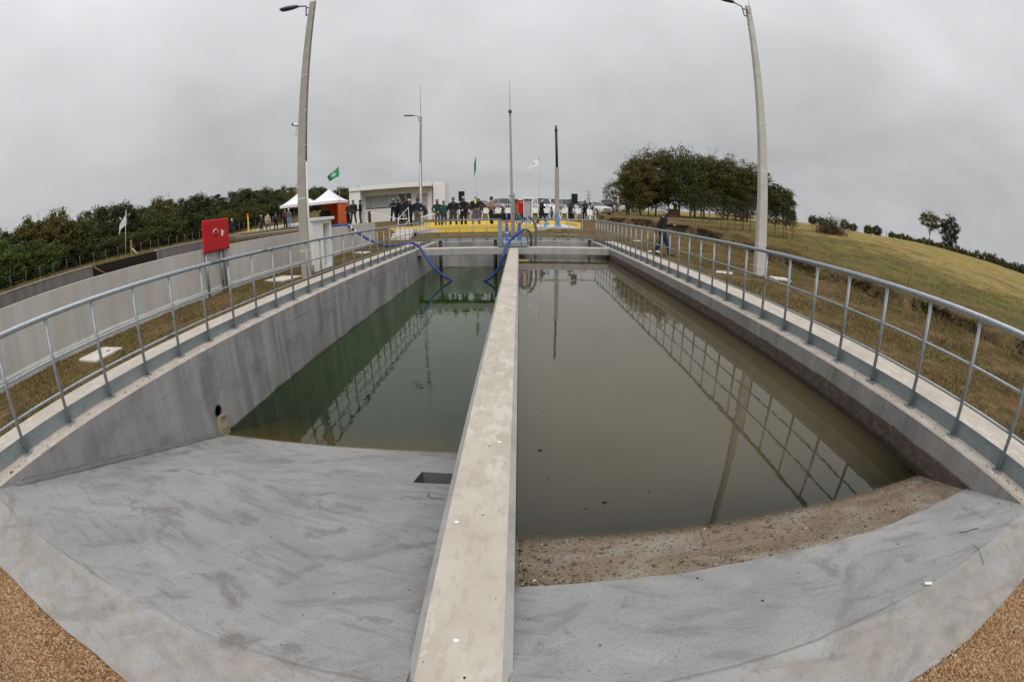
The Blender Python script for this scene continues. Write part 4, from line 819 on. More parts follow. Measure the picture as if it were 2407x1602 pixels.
person('woman with long light brown hair in black vest over green sleeves', -4.89, 26.8, S, 1.71, R(25), 'darkgreen', 'khaki', 'hair_brown', long=True, arm=('front', 'pockets'), group=fr)
person('short woman in green sweater and grey trousers', -4.54, 27.0, S, 1.62, R(15), 'green', 'darkgrey', 'hair_brown', arm=('back', 'down'), fat=1.12, group=fr)
person('man in black jacket standing with feet apart, hands behind back', -3.91, 26.7, S, 1.80, R(0), 'black', 'darkgrey', 'hair_brown', arm=('back', 'back'), leg='wide', fat=1.12, group=fr)
person('grey haired man in long black coat with clasped hands', -3.28, 26.6, S, 1.82, R(-5), 'midnight', 'midnight', 'hair_white', arm=('front', 'front'), style='coat', group=fr)
p = person('bald man in black jacket over lime shirt, hand on hip', -2.54, 26.6, S, 1.88, R(-8), 'black', 'greycloth', None, arm=('hip', 'down'), leg='wide', mask=None, fat=1.1, group=fr)
m = MB(); m.loft([[(-.045, -.135, 1.42), (.045, -.135, 1.42), (.05, -.11, 1.50), (-.05, -.11, 1.50)], [(-.05, -.142, 1.28), (.05, -.142, 1.28), (.05, -.12, 1.28), (-.05, -.12, 1.28)]]); m.build('lime_shirt', 'lime', p)
person('man in tan jacket with folded arms seen from the side', -1.64, 26.8, S, 1.78, R(-75), 'tan', 'midnight', 'hair_black', arm=('folded', 'folded'), leg='wide', group=fr)
bg_ = 'people by the white building'
person('man with teal cap and folded arms before the window band', -8.76, 30.7, .95, 1.68, R(10), 'navy', 'navy', None, cap='teal', arm=('folded', 'folded'), leg='wide', group=bg_)
person('man in dark clothes half hidden behind the teal cap', -8.55, 31.3, .94, 1.66, R(170), 'midnight', 'midnight', group=bg_)
person('man in blue jacket turned sideways by the window', -8.1, 30.5, .85, 1.68, R(-60), 'navy', 'midnight', 'hair_black', group=bg_)
person('tall man in navy jacket behind the man in blue', -7.95, 31.2, .88, 1.80, R(20), 'navy', 'darkgrey', 'hair_black', group=bg_)
person('man with dark hair behind the man with the lime shirt', -2.74, 30.5, .57, 1.78, R(180), 'darkgrey', 'darkgrey', group=bg_)
person('person in dark jacket crouching in front of the building door', -6.45, 31.0, .62, 1.72, R(-60), 'darkgrey', 'jeans', leg='sit', arm=('front', 'front'), lean=.5, group=bg_); 
lf = 'people by the orange tent'
person('woman in black with dark hair beside the orange wall', -12.75, 32.0, 1.0, 1.68, R(-20), 'black', 'midnight', 'hair_black', arm=('front', 'front'), mask=None, group=lf)
person('stout man in black jacket by the orange wall', -12.33, 32.0, 1.0, 1.82, R(15), 'black', 'darkgrey', 'hair_brown', fat=1.15, leg='wide', group=lf)
person('man in dark suit standing sideways before the white wing wall', -11.83, 32.2, 1.0, 1.78, R(-65), 'midnight', 'darkgrey', 'hair_black', arm=('front', 'down'), group=lf)
person('man in grey sweater and light blue jeans, back turned, under the tent edge', -19.45, 34.5, 1.1, 1.72, R(190), 'greycloth', 'lightjeans', 'hair_white', style='sweater', fat=1.12, mask=None, group=lf)
person('red haired woman in maroon top with a handbag', -19.9, 34.6, 1.09, 1.70, R(60), 'maroon', 'midnight', 'hair_red', long=True, arm=('phone', 'phone'), mask=None, group=lf)
person('woman in long beige coat walking', -21.9, 34.8, 1.07, 1.70, R(60), 'beige', 'khaki', 'hair_black', style='long', leg='stride', mask=None, group=lf)
person('woman in black holding a phone beside the beige coat', -21.45, 35.5, 1.06, 1.58, R(50), 'black', 'midnight', 'hair_black', arm=('phone', 'phone'), leg='stride', mask=None, group=lf)
person('grey haired man in black beside the yellow marker post', -24.6, 37.8, 1.03, 1.66, R(-10), 'black', 'navy', 'hair_white', arm=('front', 'down'), group=lf)
person('white haired man in dark coat standing alone, back turned', -26.9, 35.8, 1.0, 1.72, R(170), 'navy', 'navy', 'hair_white', style='long', mask=None, group=lf)
person('light haired person sitting before the orange wall', -18.5, 39.6, terrain(-18.5, 39.6), 1.62, R(0), 'black', 'midnight', 'hair_white', leg='sit', group=lf)
person('dark haired person sitting before the orange wall', -17.95, 39.6, terrain(-18, 39.6), 1.66, R(0), 'midnight', 'midnight', 'hair_black', leg='sit', long=True, group=lf)
rg = 'people right of the platform'
person('person in black stepping off the kerb beside the pillar', 1.46, 29.2, .56, 1.74, R(65), 'midnight', 'midnight', 'hair_black', arm=('phone', 'phone'), leg='stride', mask='white', group=rg)
person('person in long dark grey coat behind the loudspeaker stand', 3.72, 32.6, .72, 1.66, R(30), 'darkgrey', 'midnight', 'hair_black', style='coat', arm=('phone', 'folded'), group=rg)
person('short woman in black standing among the white chairs', 5.17, 35.2, .84, 1.55, R(-20), 'black', 'midnight', 'hair_black', arm=('folded', 'folded'), group=rg)
person('man in dark clothes alone on the far grass by the cars', 11.8, 48, terrain(11.8, 48), 1.76, R(-15), 'navy', 'midnight', 'hair_brown', mask=None, group=rg)
ph = person('photographer in flat grey cap, dark jacket and jeans striding along the right rail', 5.16, 15.6, -.01, 1.74, R(62), 'olive', 'jeans', 'hair_white', arm=('camera', 'swing'), leg='stride', mask='maskblue', cap='capgrey', lean=.10, fat=1.08, group='photographers')
t = thing('camera', 'black camera with long lens held by the man in the flat cap', 'camera', (5.50, 15.50, 1.10), R(62)); m = MB(); m.cbox(-.075, .075, -.04, .04, -.03, .085, .012); m.cbox(-.035, .035, -.035, .03, .086, .11, .008); m.build('body', 'black', t); m = MB(); m.lathe([(.042, 0), (.046, .05), (.046, .08), (.056, .09), (.056, .13)], 14); m.v = [(v[0], -.04-v[2], v[1]+.02) for v in m.v]; m.build('lens', 'black', t)
t = thing('shoulder_bag', 'black shoulder bag at the hip of the photographer', 'bag', (5.03, 15.85, .86), R(62)); m = MB(); m.cbox(-.05, .05, -.12, .12, -.09, .09, .03); m.build('bag', 'black', t)
t = thing('handbag', 'black handbag carried by the red haired woman', 'bag', (-20.25, 34.3, 1.75), .4); m = MB(); m.cbox(-.16, .16, -.06, .06, 0, .22, .03); m.build('bag', 'black', t)
bpy.context.view_layer.update(); dg = bpy.context.evaluated_depsgraph_get()
for o in BAKE:
    me = bpy.data.meshes.new_from_object(o.evaluated_get(dg)); o.modifiers.clear(); o.data = me
    for p_ in me.polygons: p_.use_smooth = True

# ---------------------------------------------------------------- white plastic chairs, loudspeakers, potted palms
def make_chair():
    t = thing('plastic_chair', 'white plastic chair', 'chair', (0, 0, 0), 0, 'row of white plastic chairs')
    m = MB(); m.loft([[(-.21, -.22, .42), (.21, -.22, .42), (.21, -.22, .445), (-.21, -.22, .445)], [(-.20, .0, .40), (.20, 0, .40), (.20, 0, .425), (-.20, 0, .425)], [(-.19, .20, .405), (.19, .20, .405), (.19, .2, .43), (-.19, .2, .43)]]); m.build('seat', 'plastic', t)
    for sx in (-1, 1):
        for sy in (-1, 1):
            m = MB(); x1, y1, x0, y0 = sx*.27, sy*.27, sx*.20, sy*.2; m.loft([[(x1-.02, y1-.025, 0), (x1+.02, y1-.025, 0), (x1+.02, y1+.025, 0), (x1-.02, y1+.025, 0)], [(x0-.03, y0-.035, .43), (x0+.03, y0-.035, .43), (x0+.03, y0+.035, .43), (x0-.03, y0+.035, .43)]]); m.build('leg', 'plastic', t)
        m = MB(); m.tube([(sx*.25, -.24, .43), (sx*.27, -.22, .62), (sx*.26, 0, .645), (sx*.22, .24, .66)], .022, 6); m.build('armrest', 'plastic', t)
    m = MB(); n = 7
    for k in range(n):
        f = (k+.5)/n-.5; x = f*.40; yb = .20-abs(f)*.05; m.loft([[(x-.021, yb, .43), (x+.021, yb, .43), (x+.021, yb+.014, .43), (x-.021, yb+.014, .43)], [(x*.95-.02, yb+.09, .80), (x*.95+.02, yb+.09, .80), (x*.95+.02, yb+.104, .80), (x*.95-.02, yb+.104, .80)]])
    m.tube([(-.22, .2, .43), (-.225, .25, .66), (-.19, .285, .80), (0, .31, .845), (.19, .285, .80), (.225, .25, .66), (.22, .2, .43)], .027, 8); bk = m.build('backrest', 'plastic', t)
    return t
ch = make_chair(); used = [False]
names = {0: 'leftmost white plastic chair, just behind the man in the long black coat', 1: 'white plastic chair behind the man with the lime shirt', 2: 'white plastic chair left of the man in the tan jacket', 3: 'white plastic chair just right of the man in the tan jacket', 4: 'white plastic chair behind the bare mast',
         5: 'white plastic chair just right of the control cabinet', 6: 'white plastic chair behind the blue strut and the person in black', 7: 'white plastic chair half hidden by the concrete pillar', 8: 'white plastic chair right of the concrete pillar', 9: 'white plastic chair under the right loudspeaker', 10: 'white plastic chair left of the short woman in black', 11: 'second white plastic chair from the right end of the row', 12: 'white plastic chair at the right end of the row'}
for i, (x, y) in enumerate([(-4.6, 35.8), (-3.6, 36), (-2.7, 36), (-1.72, 36), (-.85, 36), (1.3, 36.4), (2.25, 36.6), (3.05, 36.6), (3.7, 36.5), (4.3, 36.5), (4.85, 36.3), (5.42, 35.8), (5.55, 34.4)]):
    place(ch, used, (x, y, terrain(x, y)), R(rnd.uniform(-12, 12)+(20 if i > 9 else 0)), names[i], (1.06,)*3)
def speaker(label, x, y, z, top):
    t = thing('loudspeaker', label, 'loudspeaker', (x, y, z), R(8)); m = MB(); m.loft([[(-.21, -.17, 0), (.21, -.17, 0), (.15, .18, 0), (-.15, .18, 0)], [(-.21, -.17, .70), (.21, -.17, .70), (.15, .18, .70), (-.15, .18, .70)]]); m.build('box', 'black', t)
    m = MB(); m.cbox(-.19, .19, -.182, -.171, .02, .68, .004); m.build('grille', 'blackcloth', t)
    s = thing('speaker_stand', label.replace('loudspeaker', 'tripod stand under the loudspeaker'), 'stand', (x, y, top)); H = z-top; m = MB(); m.tube([(0, 0, .25), (0, 0, H)], .022, 8); m.build('pole', 'black', s)
    for k in range(3):
        a = k*2.094+.5; m = MB(); m.tube([(0, 0, .85), (.55*math.cos(a), .55*math.sin(a), 0)], .016, 6); m.build('leg', 'black', s)
speaker('black loudspeaker on tripod above the man in the long coat', -3.95, 31, 2.22, .57); speaker('black loudspeaker on tripod right of the concrete pillar', 3.79, 31, 2.03, .6)
def palm(label, x, y, H, n):
    t = thing('potted_palm', label, 'plant', (x, y, terrain(x, y)), 0, 'spiky plants by the chairs'); m = MB(); m.lathe([(.14, 0), (.19, .3), (.2, .32)], 12); m.build('pot', 'darkgrey', t); m = MB(); r = random.Random(int(x*10))
    for k in range(n):
        a = r.uniform(0, 6.28); o = r.uniform(.15, .7); hh = H*r.uniform(.6, 1); P = [(0, 0, .3), (o*.4*math.cos(a), o*.4*math.sin(a), .3+hh*.6), (o*math.cos(a), o*math.sin(a), .3+hh*(1-.25*o))]; m.tube(spline(P, 3), [.02, .03, .035, .03, .022, .012, .004], 4, smooth=False, flat=.3)
    m.build('leaves', 'plant', t)
palm('dark spiky plant behind the bare mast', -1.0, 38.5, 1.35, 16); palm('spiky plant right of the control cabinet', .95, 37.6, 1.0, 12); palm('spiky plant left of the concrete pillar', 2.6, 38, 1.2, 16); palm('spiky plant in front of the white sedan', 6.5, 40, 1.4, 12); palm('spiky plant between the black jacket and the long coat', -4.75, 38, 1.3, 12); palm('spiky plant behind the short woman in green', -6.2, 37.5, 1.3, 8)
palm('spiky plant beside the right loudspeaker stand', 4.6, 39, 1.1, 12)

# ---------------------------------------------------------------- parked cars
def car(label, x, y, rz_, paintm, kind):
    t = thing('parked_car', label, 'car', (x, y, terrain(x, y)), rz_, 'cars parked beyond the chairs'); hw = .86
    K = {'sedan': dict(L=4.4, H=1.48, hood=.98, belt=.98, deck=1.02, cab=(-.75, .15, 1.25, 1.75)), 'suv': dict(L=4.4, H=1.70, hood=1.08, belt=1.08, deck=1.08, cab=(-.85, -.1, 1.75, 2.1)), 'pickup': dict(L=5.1, H=1.76, hood=1.10, belt=1.10, deck=1.05, cab=(-.85, -.1, .95, 1.2))}[kind]
    Ln, H, hood, belt, deck = K['L'], K['H'], K['hood'], K['belt'], K['deck']; a, b_, c_, d = K['cab']; f = -Ln/2; e = Ln/2
    def sec(u, z0, zt, w, wt): return [(-w*.92, u, z0), (w*.92, u, z0), (w, u, z0+.2), (w, u, zt-.18), (wt, u, zt), (-wt, u, zt), (-w, u, zt-.18), (-w, u, z0+.2)]
    m = MB(); m.loft([sec(f, .35, .72, .68, .60), sec(f+.12, .24, .82, .80, .70), sec(f+.5, .20, hood-.08, .85, .76), sec(a-.05, .2, hood, hw, .78), sec(0, .2, belt+.01, hw, .80), sec(d, .2, deck, hw, .78), sec(e-.25, .25, deck-.02, .84, .74), sec(e, .35, deck-.15, .74, .66)]); m.build('body', paintm, t)
    def gs(u, z, w): return [(-w, u, belt-.02 if z is None else z), (w, u, belt-.02 if z is None else z)]
    m = MB(); B = belt-.03; T = H-.05
    m.loft([[(-.72, a, B), (.72, a, B), (.72, a, B+.02), (-.72, a, B+.02)], [(-.74, b_, B), (.74, b_, B), (.60, b_, T), (-.60, b_, T)], [(-.75, c_, B), (.75, c_, B), (.60, c_, T), (-.60, c_, T)], [(-.73, d, B), (.73, d, B), (.68, d, B+.06), (-.68, d, B+.06)]]); m.build('windows', 'glass', t)
    m = MB(); m.loft([[(-.58, b_-.03, T-.01), (.58, b_-.03, T-.01), (.55, b_-.03, T+.02), (-.55, b_-.03, T+.02)], [(-.61, b_+.2, T-.01), (.61, b_+.2, T-.01), (.55, b_+.2, H), (-.55, b_+.2, H)], [(-.61, c_-.1, T-.01), (.61, c_-.1, T-.01), (.55, c_-.1, H-.01), (-.55, c_-.1, H-.01)], [(-.60, c_+.05, T-.02), (.60, c_+.05, T-.02), (.55, c_+.05, T+.01), (-.55, c_+.05, T+.01)]]); m.build('roof', paintm, t)
    for s in (-1, 1):
        m = MB(); m.tube([(s*.725, a, B), (s*.605, b_, T)], .035, 5); m.build('pillar', paintm, t); m = MB(); m.tube([(s*.73, d-.03, B+.03), (s*.605, c_, T)], .05, 5); m.build('pillar', paintm, t); m = MB(); m.tube([(s*.755, (b_+c_)/2, B), (s*.61, (b_+c_)/2, T)], .03, 5); m.build('pillar', paintm, t)
        m = MB(); m.cbox(*sorted((s*.86, s*1.0)), a+.12, a+.22, belt-.02, belt+.12, .02); m.build('mirror', paintm, t)
        m = MB(); m.loft([[(s*.42, f+.03, .66), (s*.74, f+.10, .68), (s*.74, f+.10, .80), (s*.45, f+.03, .76)], [(s*.42, f+.16, .66), (s*.78, f+.35, .70), (s*.78, f+.35, .84), (s*.45, f+.16, .80)]]); m.build('headlight', 'headlamp', t)
        m = MB(); m.box(*sorted((s*.60, s*.80)), e-.12, e+.0, .72, .92); m.build('tail_light', 'red', t)
        for u in (f+.82, e-.85):
            m = MB(); m.lathe([(.20, -.1), (.32, -.1), (.335, -.06), (.335, .06), (.32, .1), (.20, .1)], 18); m.v = [(s*.80+v[2], u+v[0], .335+v[1]) for v in m.v]; w = m.build('wheel', 'tyre', t); m = MB(); m.lathe([(.21, -.015), (.2, .015), (.06, .03)], 14); m.v = [(s*.90+s*v[2]*.6, u+v[0], .335+v[1]) for v in m.v]; m.build('rim', 'rim', w)
    m = MB(); m.box(-.40, .40, f-.02, f+.1, .56, .70); m.build('grille', 'black', t); m = MB(); m.box(-.62, .62, f+.0, f+.1, .34, .46); m.build('air_intake', 'black', t); m = MB(); m.box(-.24, .24, f-.03, f-.021, .46, .55); m.build('plate', 'white', t); m = MB(); m.box(-.24, .24, e+.001, e+.012, .60, .70); m.build('plate', 'white', t)
    if 'roof rails' in label:
        for s in (-1, 1): m = MB(); m.tube([(s*.5, b_+.1, H+.06), (s*.5, c_-.1, H+.06)], .02, 6); m.build('roof_rail', 'lamp', t)
car('white sedan facing the camera at the right end of the chairs', 8.5, 49.3, R(22), 'car_white', 'sedan')
car('dark blue off-roader seen from behind, right of the white sedan', 12.0, 60.8, R(165), 'car_dark', 'suv')
car('white sedan seen from behind, far right by the trees', 17.4, 73, R(205), 'car_white', 'sedan')
car('silver off-roader facing the camera behind the concrete pillar', 5.15, 49.7, R(15), 'car_silver', 'suv')
car('white pickup behind the person in black', 2.45, 47, R(10), 'car_white', 'pickup')
car('white off-roader with roof rails behind the pickup', 3.75, 56, R(-160), 'car_white', 'suv')
car('dark green car between the loudspeaker and the white sedan', 8.3, 58.5, R(30), 'car_green', 'sedan')
car('silver car behind the man in the tan jacket', -1.8, 52, R(20), 'car_silver', 'suv')
car('dark red car behind the man with the lime shirt', -3.9, 50, R(60), 'car_red', 'sedan')
t = thing('pylon', 'distant lattice power pylon on the horizon', 'pylon', (62, 400, 1.2)); m = MB()
for s in (-1, 1): m.tube([(s*2.2, 0, 0), (s*.6, 0, 14), (0, 0, 21.5)], .35, 4)
for z_, w_ in ((13, 4), (16, 3.4), (19, 2.8)): m.tube([(-w_, 0, z_), (w_, 0, z_)], .25, 4)
for k in range(6): m.tube([(-2.0+k*.27, 0, k*2.3), (1.8-k*.27, 0, (k+1)*2.3)], .18, 4)
m.build('lattice', 'galv', t)

# ---------------------------------------------------------------- vegetation
def quads(name, C, size, mt, seed, flatten=0.0, aspect=.55):
    g = np.random.default_rng(seed); n = len(C); u = g.normal(size=(n, 3)); u /= np.linalg.norm(u, axis=1, keepdims=True); w = g.normal(size=(n, 3)); w[:, 2] += flatten*3; v = np.cross(u, w); v /= np.linalg.norm(v, axis=1, keepdims=True)
    s = size*g.uniform(.55, 1.35, (n, 1)); u = u*s; v = v*s*aspect; P = np.empty((n, 4, 3)); P[:, 0] = C-u; P[:, 1] = C+v*.9; P[:, 2] = C+u; P[:, 3] = C-v*.9
    me = bpy.data.meshes.new(name); me.vertices.add(4*n); me.vertices.foreach_set('co', P.ravel().astype(np.float32)); me.loops.add(4*n); me.loops.foreach_set('vertex_index', np.arange(4*n, dtype=np.int32)); me.polygons.add(n); me.polygons.foreach_set('loop_start', np.arange(0, 4*n, 4, dtype=np.int32)); me.polygons.foreach_set('loop_total', np.full(n, 4, dtype=np.int32))
    me.materials.append(M[mt]); me.update(calc_edges=True); return me
def grow(m, p, d, L, r, depth, rg_, tips, up=.25, spread=.7):
    q = p+d*L; mid = p+d*L*.5+Vector((rg_.uniform(-1, 1), rg_.uniform(-1, 1), rg_.uniform(-.3, .6)))*L*.08; m.tube([p, mid, q], [r, r*.82, r*.62], 6 if r > .04 else 4, cap=False)
    tips.append((q, depth))
    if depth <= 0: return
    for k in range(rg_.choice((2, 3, 3))):
        a = rg_.uniform(0, 6.28); o = d.orthogonal().normalized(); o2 = d.cross(o); nd = (d+(o*math.cos(a)+o2*math.sin(a))*rg_.uniform(spread*.5, spread*1.2)+Vector((0, 0, up*rg_.uniform(-.4, 1)))).normalized(); grow(m, q, nd, L*rg_.uniform(.62, .86), r*.62, depth-1, rg_, tips, up, spread)
def tree_meshes(seed, H, trunk, rad, nl, size, mt, crown_lo, lean=(0, 0), twigs=0, squash=.8, stems=1, bark='bark', gaps=.35, sun=None):
    rg_ = random.Random(seed); g = np.random.default_rng(seed); m = MB(); tips = []
    for s in range(stems):
        a = rg_.uniform(0, 6.28); b0 = Vector((.25*math.cos(a), .25*math.sin(a), -.15))*(1 if stems > 1 else 0)+Vector((0, 0, -.15)); d = Vector((lean[0]+rg_.uniform(-.2, .2)*(stems > 1), lean[1]+rg_.uniform(-.2, .2)*(stems > 1), 1)).normalized()
        grow(m, b0, d, (H*.36 if trunk else H*.22), max(.05, H*.018)/(stems**.4), 3, rg_, tips, .3, .75)
    cz = (crown_lo+H)/2; hz = (H-crown_lo)/2; off = np.array([lean[0]*H*.45, lean[1]*H*.45, 0])
    nc = max(18, int(nl/70)); cc = []
    while len(cc) < nc:
        p = g.normal(size=3); p /= np.linalg.norm(p); p *= g.uniform(.35, 1)**.5
        if g.random() < gaps and p[2] < -.1: continue
        cc.append(p*np.array([rad, rad, hz*.92])*(1+.16*math.sin(seed+p[0]*5+p[1]*3))+np.array([0, 0, cz])+off)
    cc = np.array(cc); cr = g.uniform(.22, .5, len(cc))*rad*.62; cm = g.integers(0, len(cc), nl); o = g.normal(size=(nl, 3)); o /= np.linalg.norm(o, axis=1, keepdims=True); o *= (g.random((nl, 1))**.4)*cr[cm][:, None]; o[:, 2] *= squash*.75
    crown = quads('crown', cc[cm]+o, size, mt, seed+1)
    if twigs:
        for k in range(twigs):
            c0 = cc[g.integers(0, len(cc))]; p = Vector(c0)+Vector((0, 0, cr[0]*.3)); d = Vector((rg_.uniform(-.5, .5), rg_.uniform(-.5, .5), 1)).normalized(); b0 = min(tips, key=lambda q: (q[0]-p).length)[0]; m.tube([b0, b0.lerp(p, .5)+Vector((0, 0, .08)), p], [.03, .022, .016], 4, cap=False); grow(m, p, d, H*.085, .016, 2, rg_, [], .3, .6)
    return m.mesh('trunk', bark), crown
def tree(label, x, y, meshes, rz_=0, sc=1.0, group=None, cat='tree', name='tree', z=None, scz=None):
    t = thing(name, label, cat, (x, y, (terrain(x, y) if z is None else z)-.02), rz_, group); t.scale = (sc, sc, scz or sc); link('trunk', meshes[0], t); link('crown', meshes[1], t); return t
# woodland behind the wire fence on the left
PR = [tree_meshes(11, 5.0, False, 2.3, 13500, .105, 'leaf_dark', .2, twigs=5, stems=2, gaps=0), tree_meshes(12, 6.0, False, 2.2, 13500, .105, 'leaf_dark', .2, twigs=4, stems=2, gaps=0), tree_meshes(13, 4.6, False, 2.6, 13500, .105, 'leaf_mid', .2, twigs=8, stems=3, gaps=0),
      tree_meshes(14, 5.6, False, 2.3, 13500, .105, 'leaf_olive', .2, twigs=12, stems=2, gaps=0), tree_meshes(15, 4.6, False, 2.4, 13500, .105, 'leaf_bright', .2, stems=2, gaps=0), tree_meshes(16, 5.4, False, 1.7, 900, .12, 'leaf_olive', 1.0, twigs=60, stems=4, bark='twig')]
HP = [5.0, 6.0, 4.6, 5.6, 4.6, 5.6]
KL = ['dense dark green tree in the woodland behind the wire fence', 'taller dark green tree in the woodland behind the wire fence', 'broad mid green tree in the woodland behind the wire fence', 'olive tree with bare twig tops in the woodland behind the fence', 'bright green leafy tree at the left edge of the woodland', 'nearly bare grey twiggy tree in the woodland behind the fence']
ELT = [(-80, 6.9), (-70, 6.5), (-62, 6.1), (-57, 5.5), (-50, 5.2), (-41, 5.25), (-34, 4.6), (-28, 4.0), (-21, 3.9), (-15, 2.9)]
rr = random.Random(21)
def wood(x, y, k, f=1.0):
    D = math.hypot(x, y); az = math.degrees(math.atan2(x, y)); zt = 1.45+D*math.tan(R(lerp(az, ELT)))*f; z0 = terrain(x, y); h = zt-z0
    s = max(.85, min(1.9, h/HP[k])); tree(KL[k], x, y, PR[k], rr.uniform(0, 6.28), max(.95, min(1.45, s)), 'woodland trees behind the wire fence', name='woodland_tree', scz=s)
y = -4.0
while y < 118:
    x = -33.5+rr.uniform(-1.2, 1.2)-(3 if y > 60 else 0); az = math.degrees(math.atan2(x, y))
    if az < -15.5: wood(x, y, 4 if y < 13 and rr.random() < .8 else rr.choice((0, 0, 1, 2, 3, 3, 5)), rr.uniform(.72, .98))
    y += rr.uniform(2.1, 3.0)*(1+max(0, y-30)/60)
y = 4.0
while y < 120:
    x = -38.5+rr.uniform(-1.5, 1.5)-(2 if y > 60 else 0); az = math.degrees(math.atan2(x, y))
    if az < -15.5: wood(x, y, rr.choice((0, 1, 2, 3, 3, 5, 5)), rr.uniform(.88, 1.1))
    y += rr.uniform(2.8, 4.0)*(1+max(0, y-30)/60)
for k_ in range(30):
    y = -2+k_*2.1+rr.uniform(-.6, .6); x = -31.2+rr.uniform(-.9, .9); k = rr.choice((0, 0, 2, 2, 3)); tree('low scrubby bush filling the front of the woodland', x, y, PR[k], rr.uniform(0, 6), .8, 'low bushes in front of the woodland', 'bush', 'bush', scz=rr.uniform(.42, .62)*5/HP[k])
for x, y, s in ((-30.0, 11.8, .75), (-29.6, 14.8, .62), (-30.5, 8.6, .9)): tree('low bright green shrub against the left edge of the woodland', x, y, PR[4], rr.uniform(0, 6), s, 'low bright shrubs before the woodland', 'shrub', 'shrub', scz=s*.8)
# wire fence
t = thing('wire_fence', 'wire fence on weathered wooden posts along the woodland', 'fence', (-27, 20, terrain(-27, 20))); pz = t.location.z
AZ = [-76, -73.2, -70.8, -68.5, -66.2, -64.0, -62.1, -60.0, -58.1, -56.1, -54.4, -52.6, -50.9, -49.4, -48.1, -46.9, -45.6, -44.5, -43.4, -42.3, -41.4, -40.3, -39.2, -38.1, -37, -36.0, -35.3, -34.6, -33.9, -33.2, -32.6, -31.6, -30.6, -29.6, -28.7, -28.0, -27.2]
pm = MB(); pm.tube([(0, 0, -.1), (.01, 0, .5), (0, .01, .96)], .036, 6); pm = pm.mesh('post', 'postwood'); pp = []
for a in AZ:
    x = -27; y = 27/math.tan(R(-a)); p = link('post', pm, t); z = terrain(x, y); p.location = (0, y-20, z-pz); p.rotation_euler = (R(rr.uniform(-3, 3)), R(rr.uniform(-3, 3)), 0); pp.append((0, y-20, z-pz))
for h in (.3, .5, .7, .88): m = MB(); m.tube([(.06, b, c+h) for a, b, c in pp], .008, 4); m.build('wire', 'lamp', t)
# clump of native trees on the right
gt = 'clump of native trees on the grassy bank'
for i, (az, D, zt, rad, k, lab, lean, lo, tw) in enumerate([(15.2, 47, 7.2, 2.3, 'leaf_olive', 'yellowish olive tree at the left end of the clump', (-.12, 0), 2.2, 10), (17.6, 49, 8.5, 2.6, 'leaf_olive', 'olive tree with a bare twiggy top in the left of the clump', (0, 0), 2.4, 26), (20.6, 48, 8.8, 2.7, 'leaf_mid', 'tallest dark crowned tree in the middle of the clump', (.05, 0), 2.5, 4),
        (23.6, 51, 8.6, 2.8, 'leaf_olive', 'wide olive tree right of the tallest tree in the clump', (0, 0), 2.8, 14), (26.6, 52, 8.8, 2.8, 'leaf_mid', 'green tree behind the saplings in the right half of the clump', (.05, 0), 3.0, 14), (29.4, 53, 8.4, 2.5, 'leaf_olive', 'twig topped tree just left of the right lamp pole', (.1, 0), 3.0, 18), (33.3, 53, 6.0, 2.0, 'leaf_mid', 'dark rounded tree leaning out right of the right lamp pole', (.22, 0), 2.6, 0), (22.4, 54, 7.9, 2.7, 'leaf_dark', 'dark tree at the back of the clump', (0, 0), 2.6, 0), (27.8, 56, 7.9, 2.6, 'leaf_dark', 'dark tree at the back right of the clump', (0, 0), 3.0, 0), (16.4, 51, 5.4, 2.2, 'leaf_dark', 'low dark tree at the back left of the clump', (0, 0), 1.6, 0)]):
    x, y = D*math.sin(R(az)), D*math.cos(R(az)); x -= lean[0]*2.6; z0 = terrain(x, y); H = zt-z0+.35
    tree(lab, x, y, tree_meshes(40+i, H, True, rad*1.04, 20000, .088, k, max(.9, lo-z0-.5), lean, tw+8, stems=2 if i in (1, 4) else 1, gaps=.2), 0, 1.0, gt)
tree('grey half bare tree behind the far white sedan', 13.9, 62, tree_meshes(61, 4.6, False, 2.6, 2600, .13, 'leaf_olive', .6, twigs=40, stems=4, bark='twig'), 0, 1.0, 'half bare trees by the cars'); tree('low grey twiggy shrub left of the clump', 17.0, 64, tree_meshes(62, 3.2, False, 2.2, 1500, .12, 'leaf_olive', .3, twigs=46, stems=4, bark='twig'), 0, 1.0, 'half bare trees by the cars', 'shrub', 'shrub')
t = thing('shelter', 'dark low shelter under the trees of the clump', 'shelter', (20.3, 52.5, terrain(20.3, 52.5)), R(20)); m = MB(); m.box(-2, 2, -1.2, 1.2, 1.75, 1.9); m.build('roof', 'board', t)
for sx in (-1, 1):
    for sy in (-1, 1): m = MB(); m.box(sx*1.8-.06, sx*1.8+.06, sy*1.05-.06, sy*1.05+.06, 0, 1.75); m.build('post', 'board', t)
t = thing('barbecue', 'pinkish stone barbecue block under the trees', 'barbecue', (17.2, 48.6, terrain(17.2, 48.6))); m = MB(); m.cbox(-.7, .7, -.3, .3, 0, .95, .03); m.build('block', 'pinkstone', t)
m = MB(); m.cbox(.2, .55, -.2, .2, .95, 1.5, .02); m.build('chimney', 'pinkstone', t)
